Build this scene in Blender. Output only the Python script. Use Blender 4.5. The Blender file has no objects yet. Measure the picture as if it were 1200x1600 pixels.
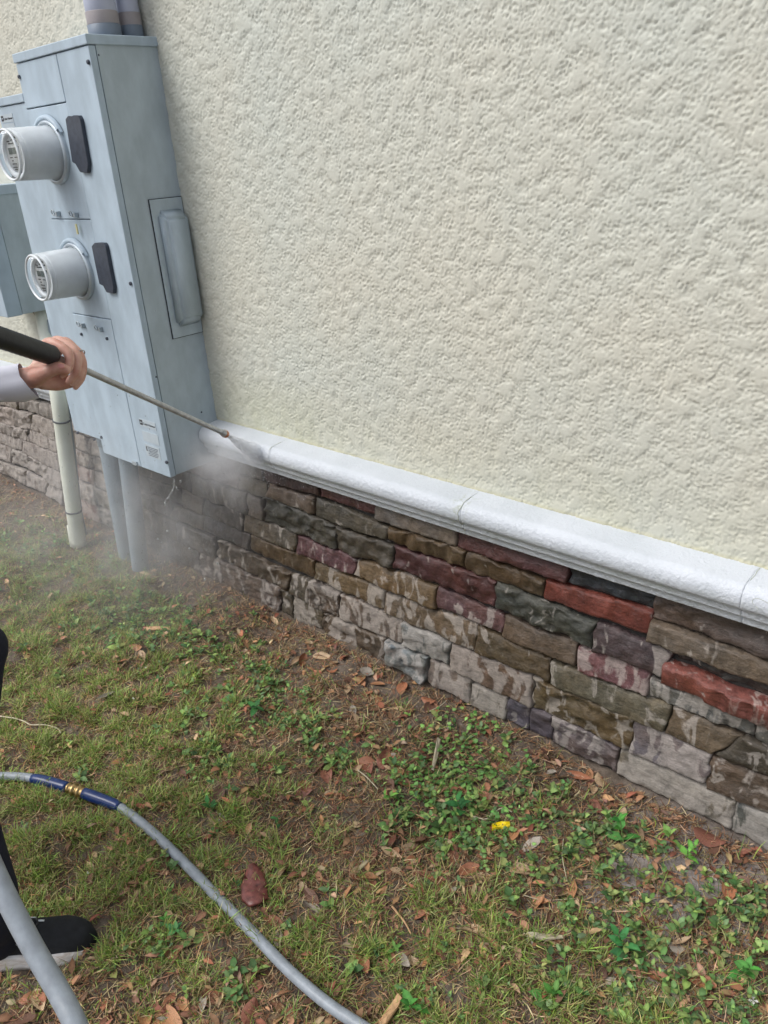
import bpy, bmesh, math, random
import numpy as np
from mathutils import Vector, Matrix, Euler
rng = np.random.default_rng(7); random.seed(7)
scene = bpy.context.scene
COL = scene.collection

# ------------------------------------------------------------ camera, sky, sun, exposure
F_PX, YAW, PITCH, ROLL = 1248.417, 0.774, -0.4293, -0.0724
CAM = np.array([2.4023, -1.6192, 1.6])
def _rot(w, t, r):
    cw, sw, ct, st, cr, sr = math.cos(w), math.sin(w), math.cos(t), math.sin(t), math.cos(r), math.sin(r)
    return (np.array([[cw,-sw,0],[sw,cw,0],[0,0,1]]) @ np.array([[1,0,0],[0,0,-1],[0,1,0]])
            @ np.array([[1,0,0],[0,ct,-st],[0,st,ct]]) @ np.array([[cr,-sr,0],[sr,cr,0],[0,0,1]]))
ROT = _rot(YAW, PITCH, ROLL)
cam_data = bpy.data.cameras.new("camera"); cam = bpy.data.objects.new("camera", cam_data); COL.objects.link(cam)
M = Matrix([list(ROT[i]) + [CAM[i]] for i in range(3)] + [[0,0,0,1]])
cam.matrix_world = M
cam_data.sensor_fit = 'VERTICAL'; cam_data.sensor_height = 36.0
cam_data.lens = 36.0 * F_PX / 1600.0
cam_data.clip_start = 0.02; cam_data.clip_end = 400
scene.camera = cam

SUN_EL, SUN_AZ = math.radians(50), math.radians(0)
to_sun = Vector((-0.34, -0.54, 0.80)).normalized()
world = bpy.data.worlds.new("World"); scene.world = world; world.use_nodes = True
wn = world.node_tree.nodes; wl = world.node_tree.links; wn.clear()
sky = wn.new('ShaderNodeTexSky'); sky.sky_type = 'NISHITA'; sky.sun_disc = False
sky.sun_elevation = math.asin(to_sun.z)
sky.sun_rotation = math.atan2(to_sun.x, to_sun.y)
sky.air_density = 1.0; sky.dust_density = 4.0; sky.ozone_density = 1.0
hs = wn.new('ShaderNodeHueSaturation'); hs.inputs['Saturation'].default_value = 0.50
bg = wn.new('ShaderNodeBackground'); bg.inputs['Strength'].default_value = 0.15
wo = wn.new('ShaderNodeOutputWorld')
wl.new(sky.outputs[0], hs.inputs['Color']); wl.new(hs.outputs[0], bg.inputs['Color']); wl.new(bg.outputs[0], wo.inputs[0])
sd = bpy.data.lights.new("sun", 'SUN'); sd.energy = 1.35; sd.angle = math.radians(28); sd.color = (1.0, 0.99, 0.975)
sun = bpy.data.objects.new("sun", sd); COL.objects.link(sun)
sun.rotation_euler = to_sun.to_track_quat('Z', 'Y').to_euler(); sun.location = (0, -3, 6)
scene.view_settings.view_transform = 'Standard'; scene.view_settings.look = 'None'
scene.view_settings.exposure = 0.14; scene.view_settings.gamma = 1.0
scene.view_settings.use_curve_mapping = False
scene.render.engine = 'CYCLES'
scene.cycles.volume_step_rate = 1.0; scene.cycles.volume_max_steps = 96; scene.cycles.volume_bounces = 3

# ------------------------------------------------------------ small helpers
def ray(u, v):
    d = ROT @ np.array([(u-600)/F_PX, -(v-800)/F_PX, -1.0]); return d / np.linalg.norm(d)
def on(axis, val, u, v):          # point of the photograph on the plane axis = val
    d = ray(u, v); return CAM + d * ((val - CAM[axis]) / d[axis])
def at(u, v, dist): return CAM + ray(u, v) * dist
def gnd(u, v): p = on(2, 0.0, u, v); return p[0], p[1]
def project(P):
    q = (np.asarray(P) - CAM) @ ROT
    return 600 + F_PX*q[...,0]/-q[...,2], 800 - F_PX*q[...,1]/-q[...,2]
def srgb(r, g, b, k=1.0):
    f = lambda c: (c/12.92 if c <= 0.04045 else ((c+0.055)/1.055)**2.4)
    return (f(r/255)*k, f(g/255)*k, f(b/255)*k, 1.0)

def finish(o, label=None, cat=None, group=None, kind=None, parent=None):
    if label: o['label'] = label
    if cat: o['category'] = cat
    if group: o['group'] = group
    if kind: o['kind'] = kind
    if parent is not None: o.parent = parent
    return o
def link_mesh(name, me, mat=None, parent=None, **kw):
    o = bpy.data.objects.new(name, me); COL.objects.link(o)
    if mat is not None and not me.materials: me.materials.append(mat)
    return finish(o, parent=parent, **kw)
def np_mesh(name, V, Fq=None, Ft=None, smooth=False):
    V = np.asarray(V, dtype=np.float32); me = bpy.data.meshes.new(name)
    nq = 0 if Fq is None else len(Fq); nt = 0 if Ft is None else len(Ft)
    me.vertices.add(len(V)); me.vertices.foreach_set('co', V.ravel())
    loops = []
    if nq: loops.append(np.asarray(Fq, dtype=np.int32).ravel())
    if nt: loops.append(np.asarray(Ft, dtype=np.int32).ravel())
    loops = np.concatenate(loops); me.loops.add(len(loops)); me.loops.foreach_set('vertex_index', loops)
    me.polygons.add(nq + nt)
    starts = np.concatenate([np.arange(nq)*4, nq*4 + np.arange(nt)*3]).astype(np.int32)
    me.polygons.foreach_set('loop_start', starts)
    me.update(calc_edges=True); me.validate()
    if smooth: me.polygons.foreach_set('use_smooth', np.ones(nq+nt, dtype=bool))
    return me
def grid_faces(nx, ny):           # vertices index = j*nx+i
    i, j = np.meshgrid(np.arange(nx-1), np.arange(ny-1)); a = (j*nx+i).ravel()
    return np.stack([a, a+1, a+1+nx, a+nx], 1)
def empty(name, loc, label, cat, group=None):
    o = bpy.data.objects.new(name, None); COL.objects.link(o); o.location = loc; o.empty_display_size = 0.05
    return finish(o, label, cat, group)
def bm_mesh(name, bm, smooth=False):
    me = bpy.data.meshes.new(name); bmesh.ops.recalc_face_normals(bm, faces=bm.faces); bm.to_mesh(me); bm.free()
    if smooth:
        for p in me.polygons: p.use_smooth = True
    return me
def place(o, parent):             # parent keeping world coordinates (parent is an unrotated Empty)
    o.parent = parent
    o.matrix_parent_inverse = Matrix.Translation(-parent.location)
    return o
def box_bm(bm, x0, x1, y0, y1, z0, z1):
    vs = [bm.verts.new(p) for p in [(x0,y0,z0),(x1,y0,z0),(x1,y1,z0),(x0,y1,z0),(x0,y0,z1),(x1,y0,z1),(x1,y1,z1),(x0,y1,z1)]]
    for f in [(0,1,2,3),(4,5,6,7),(0,1,5,4),(1,2,6,5),(2,3,7,6),(3,0,4,7)]: bm.faces.new([vs[i] for i in f])
def box(name, x0, x1, y0, y1, z0, z1, mat, parent=None, bev=0.002, seg=2, **kw):
    bm = bmesh.new(); box_bm(bm, x0, x1, y0, y1, z0, z1)
    bmesh.ops.recalc_face_normals(bm, faces=bm.faces)
    if bev: bmesh.ops.bevel(bm, geom=list(bm.edges), offset=bev, segments=seg, affect='EDGES', profile=0.5)
    o = link_mesh(name, bm_mesh(name, bm), mat, **kw)
    for p in o.data.polygons: p.use_smooth = False
    if parent is not None: place(o, parent)
    return o
def tube_arrays(path, radii, n=16, cap=True, squash=None):
    path = np.asarray(path, float); m = len(path); radii = np.broadcast_to(np.asarray(radii, float), (m,))
    T = np.gradient(path, axis=0); T /= np.linalg.norm(T, axis=1)[:,None] + 1e-12
    up = np.array([0.13, 0.21, 0.97]);
    if abs(T[0] @ up) > 0.95: up = np.array([1.0, 0.1, 0.0])
    U = []; u = up - T[0]*(T[0]@up); u /= np.linalg.norm(u)
    for k in range(m):
        u = u - T[k]*(T[k]@u); u /= np.linalg.norm(u); U.append(u)
    U = np.array(U); W = np.cross(T, U)
    a = np.linspace(0, 2*np.pi, n, endpoint=False)
    V = path[:,None,:] + radii[:,None,None]*(np.cos(a)[None,:,None]*U[:,None,:] + np.sin(a)[None,:,None]*W[:,None,:])
    V = V.reshape(-1,3); F = []
    for k in range(m-1):
        for i in range(n):
            j = (i+1) % n; F.append((k*n+i, k*n+j, (k+1)*n+j, (k+1)*n+i))
    Ft = []
    if cap:
        c0 = len(V); V = np.vstack([V, path[0], path[-1]])
        for i in range(n):
            j = (i+1) % n; Ft.append((c0, j, i)); Ft.append((c0+1, (m-1)*n+i, (m-1)*n+j))
    return V, np.array(F), (np.array(Ft) if Ft else None)
def tube(name, path, radii, mat, parent=None, n=16, cap=True, smooth=True, **kw):
    V, F, Ft = tube_arrays(path, radii, n, cap)
    o = link_mesh(name, np_mesh(name, V, F, Ft, smooth), mat, **kw)
    if parent is not None: place(o, parent)
    return o
def spline(pts, n=60):            # Catmull-Rom
    P = np.asarray(pts, float); P = np.vstack([2*P[0]-P[1], P, 2*P[-1]-P[-2]]); out = []
    m = len(P)-3
    for t in np.linspace(0, m-1e-6, n):
        k = int(t); u = t-k; a,b,c,d = P[k:k+4]
        out.append(0.5*((2*b)+(-a+c)*u+(2*a-5*b+4*c-d)*u*u+(-a+3*b-3*c+d)*u**3))
    return np.array(out)
def plate(name, pts2, y_front, thick, mat, parent=None, bev=0.0):   # outline in x,z given depth, extruded in +y
    bm = bmesh.new()
    a = [bm.verts.new((x, y_front, z)) for x, z in pts2]; b = [bm.verts.new((x, y_front+thick, z)) for x, z in pts2]
    bm.faces.new(a); bm.faces.new(b[::-1])
    for i in range(len(a)):
        j = (i+1) % len(a); bm.faces.new([a[j], a[i], b[i], b[j]])
    if bev:
        bmesh.ops.recalc_face_normals(bm, faces=bm.faces)
        bmesh.ops.bevel(bm, geom=list(bm.edges), offset=bev, segments=2, affect='EDGES')
    o = link_mesh(name, bm_mesh(name, bm), mat)
    if parent is not None: place(o, parent)
    return o
def lathe_y(name, cx, cz, prof, mat, parent=None, n=40, smooth=True, axis='y'):   # profile of (y, radius) round an axis along y
    a = np.linspace(0, 2*np.pi, n, endpoint=False); V = []
    for y, r in prof:
        for t in a: V.append((cx + r*math.cos(t), y, cz + r*math.sin(t)))
    F = []; m = len(prof)
    for k in range(m-1):
        for i in range(n):
            j = (i+1) % n; F.append((k*n+i, k*n+j, (k+1)*n+j, (k+1)*n+i))
    o = link_mesh(name, np_mesh(name, V, F, None, smooth), mat)
    if parent is not None: place(o, parent)
    return o

# band-limited noise fields, sampled bilinearly (periodic)
def noise_field(nx, ny, step, lam_lo, lam_hi, seed, aniso=(1, 1)):
    r = np.random.default_rng(seed); w = r.standard_normal((ny, nx)); Fw = np.fft.rfft2(w)
    fx = np.fft.rfftfreq(nx, step)*aniso[0]; fy = np.fft.fftfreq(ny, step)*aniso[1]
    f = np.sqrt(fx[None]**2 + fy[:,None]**2) + 1e-9
    g = np.exp(-(np.log(f*math.sqrt(lam_lo*lam_hi))/max(0.35, 0.5*math.log(lam_hi/lam_lo)))**2)
    o = np.fft.irfft2(Fw*g, s=(ny, nx)); return (o/o.std()).astype(np.float32)
def sample(Fd, step, x, y):
    ny, nx = Fd.shape; x = x/step; y = y/step; i = np.floor(x).astype(int); j = np.floor(y).astype(int)
    u = x-i; v = y-j; i0 = i % nx; i1 = (i+1) % nx; j0 = j % ny; j1 = (j+1) % ny
    return (Fd[j0,i0]*(1-u)*(1-v)+Fd[j0,i1]*u*(1-v)+Fd[j1,i0]*(1-u)*v+Fd[j1,i1]*u*v)

# ------------------------------------------------------------ materials
class NT:
    def __init__(s, name):
        s.m = bpy.data.materials.new(name); s.m.use_nodes = True; s.t = s.m.node_tree; s.n = s.t.nodes; s.l = s.t.links
        s.b = s.n['Principled BSDF']; s.out = s.n['Material Output']
    def node(s, ty, **kw):
        n = s.n.new(ty)
        for k, v in kw.items():
            if k in n.inputs: s.set(n.inputs[k], v)
            else: setattr(n, k, v)
        return n
    def set(s, inp, v):
        if hasattr(v, 'links') or isinstance(v, bpy.types.NodeSocket): s.l.new(v, inp)
        else: inp.default_value = v
    def coord(s, kind='Object'): return s.node('ShaderNodeTexCoord').outputs[kind]
    def mapping(s, vec, scale=(1,1,1), rot=(0,0,0), loc=(0,0,0)):
        n = s.node('ShaderNodeMapping'); s.l.new(vec, n.inputs[0]); n.inputs['Scale'].default_value = scale
        n.inputs['Rotation'].default_value = rot; n.inputs['Location'].default_value = loc; return n.outputs[0]
    def noise(s, vec, scale, detail=4, rough=0.55, dist=0.0):
        n = s.node('ShaderNodeTexNoise'); s.l.new(vec, n.inputs['Vector']); n.inputs['Scale'].default_value = scale
        n.inputs['Detail'].default_value = detail; n.inputs['Roughness'].default_value = rough; n.inputs['Distortion'].default_value = dist
        return n.outputs['Fac']
    def ramp(s, fac, stops, interp='LINEAR'):
        n = s.node('ShaderNodeValToRGB'); s.l.new(fac, n.inputs[0]); e = n.color_ramp; e.interpolation = interp
        while len(e.elements) < len(stops): e.elements.new(0.5)
        for el, (p, c) in zip(e.elements, stops):
            el.position = p; el.color = c if len(c) == 4 else (*c, 1)
        return n.outputs[0]
    def math(s, op, a, b=0.0, clamp=False):
        n = s.node('ShaderNodeMath'); n.operation = op; n.use_clamp = clamp; s.set(n.inputs[0], a); s.set(n.inputs[1], b); return n.outputs[0]
    def mix(s, fac, a, b, mode='MIX'):
        n = s.node('ShaderNodeMix'); n.data_type = 'RGBA'; n.blend_type = mode
        s.set(n.inputs[0], fac); s.set(n.inputs[6], a); s.set(n.inputs[7], b); return n.outputs[2]
    def bump(s, h, strength=0.3, dist=0.002, nrm=None):
        n = s.node('ShaderNodeBump'); n.inputs['Strength'].default_value = strength; n.inputs['Distance'].default_value = dist
        s.l.new(h, n.inputs['Height'])
        if nrm is not None: s.l.new(nrm, n.inputs['Normal'])
        return n.outputs[0]
    def fin(s, color=None, rough=None, normal=None, **kw):
        if color is not None: s.set(s.b.inputs['Base Color'], color)
        if rough is not None: s.set(s.b.inputs['Roughness'], rough)
        if normal is not None: s.l.new(normal, s.b.inputs['Normal'])
        for k, v in kw.items(): s.set(s.b.inputs[k.replace('_', ' ')], v)
        return s.m
def g(v): return (v, v, v, 1)
def simple(name, color, rough=0.5, metal=0.0, var=0.12, scale=30, bump=0.0, bscale=200, **kw):
    t = NT(name); c = t.coord(); n = t.noise(c, scale, 5)
    dark = tuple(x*(1-var) for x in color[:3]) + (1,); lite = tuple(min(1, x*(1+var)) for x in color[:3]) + (1,)
    col = t.ramp(n, [(0.3, dark), (0.7, lite)])
    nrm = t.bump(t.noise(c, bscale, 3), bump, 0.001) if bump else None
    return t.fin(col, rough, nrm, Metallic=metal, **kw)

# stucco paint, with yellow-green algae tint left above the ledge
t = NT('stucco_paint'); c = t.coord()
big = t.noise(c, 1.3, 3); small = t.noise(c, 14, 5)
base = t.mix(t.ramp(big, [(0.35, g(0)), (0.65, g(1))]), srgb(205, 204, 191), srgb(199, 203, 194))
base = t.mix(t.math('MULTIPLY', t.ramp(small, [(0.5, g(0)), (0.8, g(1))]), 0.25), base, srgb(200, 197, 182))
sep = t.node('ShaderNodeSeparateXYZ'); t.l.new(c, sep.inputs[0])
low = t.math('SUBTRACT', 1.0, t.math('MULTIPLY', t.math('SUBTRACT', sep.outputs[2], 0.72), 4.5), True)
low = t.math('MULTIPLY', low, t.ramp(t.noise(t.mapping(c, (3, 1, 1)), 3, 5, 0.65), [(0.3, g(0.15)), (0.7, g(1))]))
xs = t.math('ABSOLUTE', t.math('SUBTRACT', sep.outputs[0], 0.32)); xs = t.math('SUBTRACT', 1.0, t.math('MULTIPLY', xs, 2.2), True)
algae = t.math('MULTIPLY', t.math('MULTIPLY', xs, low), 0.6)
base = t.mix(t.math('MULTIPLY', low, 0.5), base, srgb(194, 193, 166))
base = t.mix(algae, base, srgb(168, 170, 136))
line = t.math('SUBTRACT', 1.0, t.math('MULTIPLY', t.math('SUBTRACT', sep.outputs[2], 0.722), 60), True)
base = t.mix(t.math('MULTIPLY', line, 0.6), base, srgb(196, 188, 140))
fine = t.noise(c, 120, 6, 0.72)
STUCCO = t.fin(base, 0.75, t.bump(fine, 0.5, 0.0018))

# cast ledge, white masonry paint with orange-peel texture, greenish grime in the grooves
t = NT('white_masonry_paint'); c = t.coord()
col = t.mix(t.ramp(t.noise(c, 5, 5), [(0.4, g(0)), (0.75, g(1))]), srgb(204, 210, 218), srgb(190, 197, 204))
geo = t.node('ShaderNodeNewGeometry')
sep = t.node('ShaderNodeSeparateXYZ'); t.l.new(c, sep.inputs[0])
gr = t.math('MULTIPLY', t.ramp(t.noise(t.mapping(c, (1.5, 6, 6)), 5, 6, 0.7), [(0.45, g(0)), (0.7, g(1))]), t.math('SUBTRACT', 1.0, t.math('MULTIPLY', t.math('ABSOLUTE', t.math('SUBTRACT', sep.outputs[2], 0.655)), 28), True))
col = t.mix(t.math('MULTIPLY', gr, 0.55), col, srgb(150, 160, 142))
al = t.math('SUBTRACT', 1.0, t.math('MULTIPLY', t.math('ABSOLUTE', t.math('SUBTRACT', sep.outputs[0], 1.185)), 22), True)
al = t.math('MULTIPLY', al, t.ramp(t.noise(c, 60, 6, 0.75), [(0.5, g(0)), (0.62, g(1))]))
col = t.mix(t.math('MULTIPLY', al, 0.55), col, srgb(142, 152, 112))
pk = t.ramp(t.noise(c, 130, 6, 0.75), [(0.62, g(0)), (0.72, g(1))])
col = t.mix(t.math('MULTIPLY', pk, 0.25), col, srgb(150, 160, 155))
LEDGE = t.fin(col, 0.5, t.bump(t.noise(c, 120, 4, 0.65), 0.9, 0.0035))
CRACK = simple('algae_crack', srgb(178, 184, 166), 0.9, scale=80)

# stones: object colour = dry colour of that stone, alpha = how much of it has dried
t = NT('cultured_stone'); c = t.coord(); oi = t.node('ShaderNodeObjectInfo')
oc = oi.outputs['Color']; dry = oi.outputs['Alpha']
off = t.node('ShaderNodeVectorMath'); off.operation = 'ADD'; t.l.new(c, off.inputs[0])
rv = t.node('ShaderNodeCombineXYZ'); t.l.new(t.math('MULTIPLY', oi.outputs['Random'], 37.0), rv.inputs[0]); t.l.new(t.math('MULTIPLY', oi.outputs['Random'], 11.0), rv.inputs[2])
t.l.new(rv.outputs[0], off.inputs[1]); v = off.outputs[0]
streak = t.noise(t.mapping(v, (1, 1, 3.2), rot=(0, 0.35, 0)), 9, 6, 0.62, 0.6)
n2 = t.noise(v, 34, 6, 0.7)
tone = t.ramp(n2, [(0.25, g(0.5)), (0.5, g(0.95)), (0.8, g(1.45))])
sat = t.node('ShaderNodeHueSaturation'); sat.inputs['Saturation'].default_value = 0.92; sat.inputs['Value'].default_value = 0.62; t.l.new(oc, sat.inputs['Color']); oc = sat.outputs[0]
colr = t.mix(1.0, oc, tone, 'MULTIPLY')
warm = t.ramp(t.noise(v, 7, 4, 0.6), [(0.35, (1.14, 1.0, 0.84, 1)), (0.65, (0.93, 0.98, 1.06, 1))])
colr = t.mix(0.8, colr, warm, 'MULTIPLY')
lay = t.ramp(t.noise(t.mapping(v, (1, 1, 5.0), rot=(0, 0.25, 0)), 20, 7, 0.72, 1.8), [(0.32, g(0.5)), (0.47, g(0.95)), (0.56, g(1.35)), (0.62, g(0.9)), (0.72, g(0.7))])
colr = t.mix(0.8, colr, lay, 'MULTIPLY')
drip = t.noise(t.mapping(v, (2.0, 2.0, 0.85)), 8.5, 4, 0.5, 1.3)
thr = t.math('SUBTRACT', 0.69, t.math('MULTIPLY', dry, 0.36))
dm = t.math('MULTIPLY', t.math('SUBTRACT', t.math('ADD', drip, t.math('MULTIPLY', t.math('SUBTRACT', n2, 0.5), 0.18)), thr), 18.0, True)
dm.node.use_clamp = True
dcol = t.mix(0.7, t.mix(0.52, oc, srgb(184, 176, 168)), t.mix(0.5, tone, lay, 'MULTIPLY'), 'MULTIPLY')
colr = t.mix(t.math('MULTIPLY', dm, 0.9), colr, dcol)
rg = t.ramp(dm, [(0, g(0.34)), (1, g(0.85))])
hh = t.math('ADD', t.math('MULTIPLY', t.noise(v, 80, 7, 0.75), 0.9), t.math('ADD', t.math('MULTIPLY', n2, 0.8), streak))
STONE = t.fin(colr, rg, t.bump(hh, 0.75, 0.006, None))
MORTAR = simple('dark_mortar', (0.035, 0.032, 0.03, 1), 0.95, var=0.4, scale=60, bump=0.6)

def metal_paint(name, col, wear=0.25):
    t = NT(name); c = t.coord()
    a = t.noise(t.mapping(c, (2.2, 2.2, 1), rot=(0, 0.5, 0)), 7, 6, 0.6)
    chalk = tuple(min(1, x*1.10+0.02) for x in col[:3])+(1,); dk = tuple(x*0.94 for x in col[:3])+(1,)
    cc = t.mix(t.ramp(a, [(0.38, g(0)), (0.66, g(1))]), dk, chalk)
    sp = t.ramp(t.noise(c, 75, 5, 0.8), [(0.66, g(0)), (0.76, g(1))])
    cc = t.mix(t.math('MULTIPLY', sp, wear), cc, srgb(96, 104, 108))
    return t.fin(cc, t.ramp(a, [(0.3, g(0.42)), (0.7, g(0.62))]), t.bump(t.noise(c, 9, 3), 0.12, 0.004))
PANEL = metal_paint('grey_blue_enamel', srgb(168, 185, 198))
PANEL_BODY = metal_paint('grey_enamel_body', srgb(172, 186, 194), 0.15)
DARK = simple('black_plastic', srgb(58, 64, 76), 0.5, var=0.25, scale=60)
DARKPVC = simple('dark_grey_pvc', srgb(112, 124, 138), 0.5, var=0.1)
GAPM = simple('dark_gap', (0.02, 0.022, 0.025, 1), 0.8)
GALV = simple('dull_steel', srgb(172, 182, 188), 0.45, 0.35)
WHITE_PLASTIC = simple('white_meter_plastic', srgb(230, 236, 241), 0.4, var=0.05)
RINGM = simple('ring_metal', srgb(185, 196, 204), 0.35, 0.3, var=0.08)
FACE = simple('meter_face_print', srgb(196, 200, 202), 0.5, var=0.05)
LCD = simple('lcd_grey', srgb(96, 106, 104), 0.2, var=0.1)
INK = simple('black_ink', (0.03, 0.03, 0.035, 1), 0.6)
STICKER = simple('pale_label_paper', srgb(178, 190, 198), 0.55, var=0.05)
t = NT('clear_cover'); t.fin((0.93, 0.95, 0.95, 1), 0.06, Transmission_Weight=1.0, IOR=1.15); GLASS = t.m
PVC_WHITE = simple('white_pvc', srgb(214, 218, 206), 0.38, var=0.06, scale=8, bump=0.08)
PVC_GREY = simple('grey_pvc', srgb(134, 148, 158), 0.42, var=0.10, scale=9, bump=0.08)
PVC_LAV = simple('lavender_grey_pvc', srgb(176, 182, 200), 0.4, var=0.06, scale=8)
TAPE = simple('tan_tape', srgb(158, 152, 154), 0.6, var=0.08)
STRAP = simple('dark_strap', srgb(84, 88, 92), 0.6)
CABLE = simple('brown_cable', srgb(140, 130, 116), 0.6)
YELLOWED = simple('yellowed_tag', srgb(206, 200, 150), 0.4)
HOSE = simple('grey_hose_rubber', srgb(142, 150, 158), 0.42, var=0.16, scale=55, bump=0.25, bscale=600)
BLUE = simple('blue_sleeve', srgb(20, 46, 98), 0.28, var=0.2, scale=50)
BRASS = simple('brass', srgb(176, 150, 104), 0.32, 0.9, var=0.15)
COPPER = simple('worn_brass_nozzle', srgb(196, 132, 92), 0.4, 0.6, var=0.2, scale=90)
LANCE = simple('lance_steel', srgb(178, 180, 182), 0.35, 0.3, var=0.2, scale=40)
GRIP = simple('black_rubber_grip', (0.016, 0.018, 0.022, 1), 0.5, var=0.3, scale=90, bump=0.5, bscale=300)
SHIRT = simple('white_shirt_cloth', srgb(212, 214, 226), 0.85, var=0.05, scale=12, bump=0.35, bscale=24)
TROUSER = simple('navy_trouser_cloth', srgb(22, 26, 44), 0.85, var=0.2, scale=12, bump=0.3, bscale=900)
SHOE = simple('black_knit', (0.012, 0.014, 0.018, 1), 0.8, var=0.3, scale=60, bump=0.5, bscale=900)
t = NT('white_foam_sole'); c = t.coord()
SOLE = t.fin(t.mix(t.ramp(t.noise(t.mapping(c, (1,1,4)), 22, 5), [(0.45, g(0)), (0.7, g(1))]), srgb(236, 233, 230), srgb(196, 184, 174)), 0.7)
HAIR = simple('dark_hair', (0.02, 0.014, 0.01, 1), 0.6)
t = NT('skin'); c = t.coord()
SKIN = t.fin(t.mix(t.ramp(t.noise(c, 26, 4), [(0.35, g(0)), (0.65, g(1))]), srgb(214, 174, 158), srgb(188, 136, 120)), 0.5,
             t.bump(t.noise(c, 320, 4), 0.25, 0.001), Subsurface_Weight=0.15, Subsurface_Scale=0.01)
NAIL = simple('nail', srgb(216, 150, 142), 0.3)
WATER = NT('water_drop').fin((0.9, 0.93, 0.95, 1), 0.05, Transmission_Weight=0.8, IOR=1.33)
def attr_mat(name, rough=0.6, trans=0.15, spec=0.4):
    t = NT(name); a = t.node('ShaderNodeAttribute'); a.attribute_name = 'tint'
    c = t.coord(); n = t.noise(c, 70, 3)
    col = t.mix(1.0, a.outputs['Color'], t.ramp(n, [(0.3, g(0.75)), (0.7, g(1.2))]), 'MULTIPLY')
    t.fin(col, rough); t.b.inputs['Specular IOR Level'].default_value = spec
    tr = t.node('ShaderNodeBsdfTranslucent'); t.l.new(col, tr.inputs[0]); mx = t.node('ShaderNodeMixShader'); mx.inputs[0].default_value = trans
    t.l.new(t.b.outputs[0], mx.inputs[1]); t.l.new(tr.outputs[0], mx.inputs[2]); t.l.new(mx.outputs[0], t.out.inputs[0]); return t.m
GRASS = attr_mat('grass_blade', 0.5, 0.25); THATCH = attr_mat('dry_thatch', 0.7, 0.1); WEED = attr_mat('weed_leaf', 0.6, 0.22, 0.25)
# fallen leaf: object colour
t = NT('fallen_leaf_skin'); c = t.coord(); oi = t.node('ShaderNodeObjectInfo')
vein = t.ramp(t.noise(t.mapping(c, (1, 6, 1)), 60, 3), [(0.4, g(0.8)), (0.6, g(1.15))])
blot = t.ramp(t.noise(c, 55, 5, 0.7), [(0.35, g(0.55)), (0.6, g(1.1))])
LEAF = t.fin(t.mix(1.0, t.mix(1.0, oi.outputs['Color'], vein, 'MULTIPLY'), blot, 'MULTIPLY'), 0.5, t.bump(t.noise(c, 140, 4), 0.4, 0.001))
# soil
t = NT('soil'); c = t.coord(); a = t.noise(c, 2.2, 5, 0.6); b = t.noise(c, 60, 8, 0.75); d = t.noise(c, 14, 6, 0.7)
soil = t.mix(t.ramp(d, [(0.35, g(0)), (0.7, g(1))]), (0.10, 0.076, 0.056, 1), (0.20, 0.16, 0.125, 1))
sv = t.node('ShaderNodeVectorMath'); sv.operation = 'DISTANCE'; t.l.new(c, sv.inputs[0]); sv.inputs[1].default_value = (1.92, -0.33, 0)
sand = t.math('MULTIPLY', t.math('SUBTRACT', 1.0, t.math('MULTIPLY', sv.outputs['Value'], 2.6), True), 1.6, True)
soil = t.mix(t.math('MULTIPLY', sand, t.ramp(d, [(0.35, g(0.3)), (0.6, g(1))])), soil, (0.30, 0.27, 0.26, 1))
soil = t.mix(1.0, soil, t.ramp(b, [(0.3, g(0.6)), (0.7, g(1.4))]), 'MULTIPLY')
SOIL = t.fin(soil, 0.85, t.bump(b, 0.9, 0.008))
STONE_FLAKE = simple('wet_maroon_flake', srgb(112, 64, 58), 0.35, var=0.5, scale=60, bump=1.0, bscale=90)
WOOD = simple('pale_wood', srgb(196, 158, 118), 0.7, var=0.2, scale=30)
TWIG = simple('pale_twig', srgb(196, 186, 160), 0.7, var=0.2, scale=50)
YELLOW = simple('yellow_plastic', srgb(232, 204, 20), 0.35, var=0.1, scale=70)
FLOWER = simple('white_petal', srgb(235, 235, 230), 0.6, var=0.05)

# ============================================================ ground
ax = np.concatenate([np.linspace(-60, -4.2, 14), np.arange(-4.0, 3.6, 0.02), np.linspace(3.8, 60, 14)])
ay = np.concatenate([np.linspace(-60, -3.2, 14), np.arange(-3.0, 0.06, 0.02), np.linspace(0.3, 60, 12)])
X, Y = np.meshgrid(ax, ay)
N1 = noise_field(512, 512, 0.02, 0.25, 0.9, 1); N2 = noise_field(512, 512, 0.02, 0.05, 0.14, 2)
def ground_h(x, y):
    near = np.clip(1.5 - 0.2*np.abs(x) - 0.2*np.abs(y), 0, 1)
    h = (sample(N1, 0.02, x+20, y+20)*0.010 + sample(N2, 0.02, x+20, y+20)*0.0035)*near
    return h*np.clip(0.35 - y*2.5, 0.15, 1) + 0.018*np.clip(1 + y/0.13, 0, 1)**0.7*(y < 0.5)
Z = ground_h(X, Y)
ground = link_mesh('ground', np_mesh('ground', np.stack([X, Y, Z], -1).reshape(-1, 3), grid_faces(len(ax), len(ay)), None, True), SOIL, kind='structure')

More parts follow.
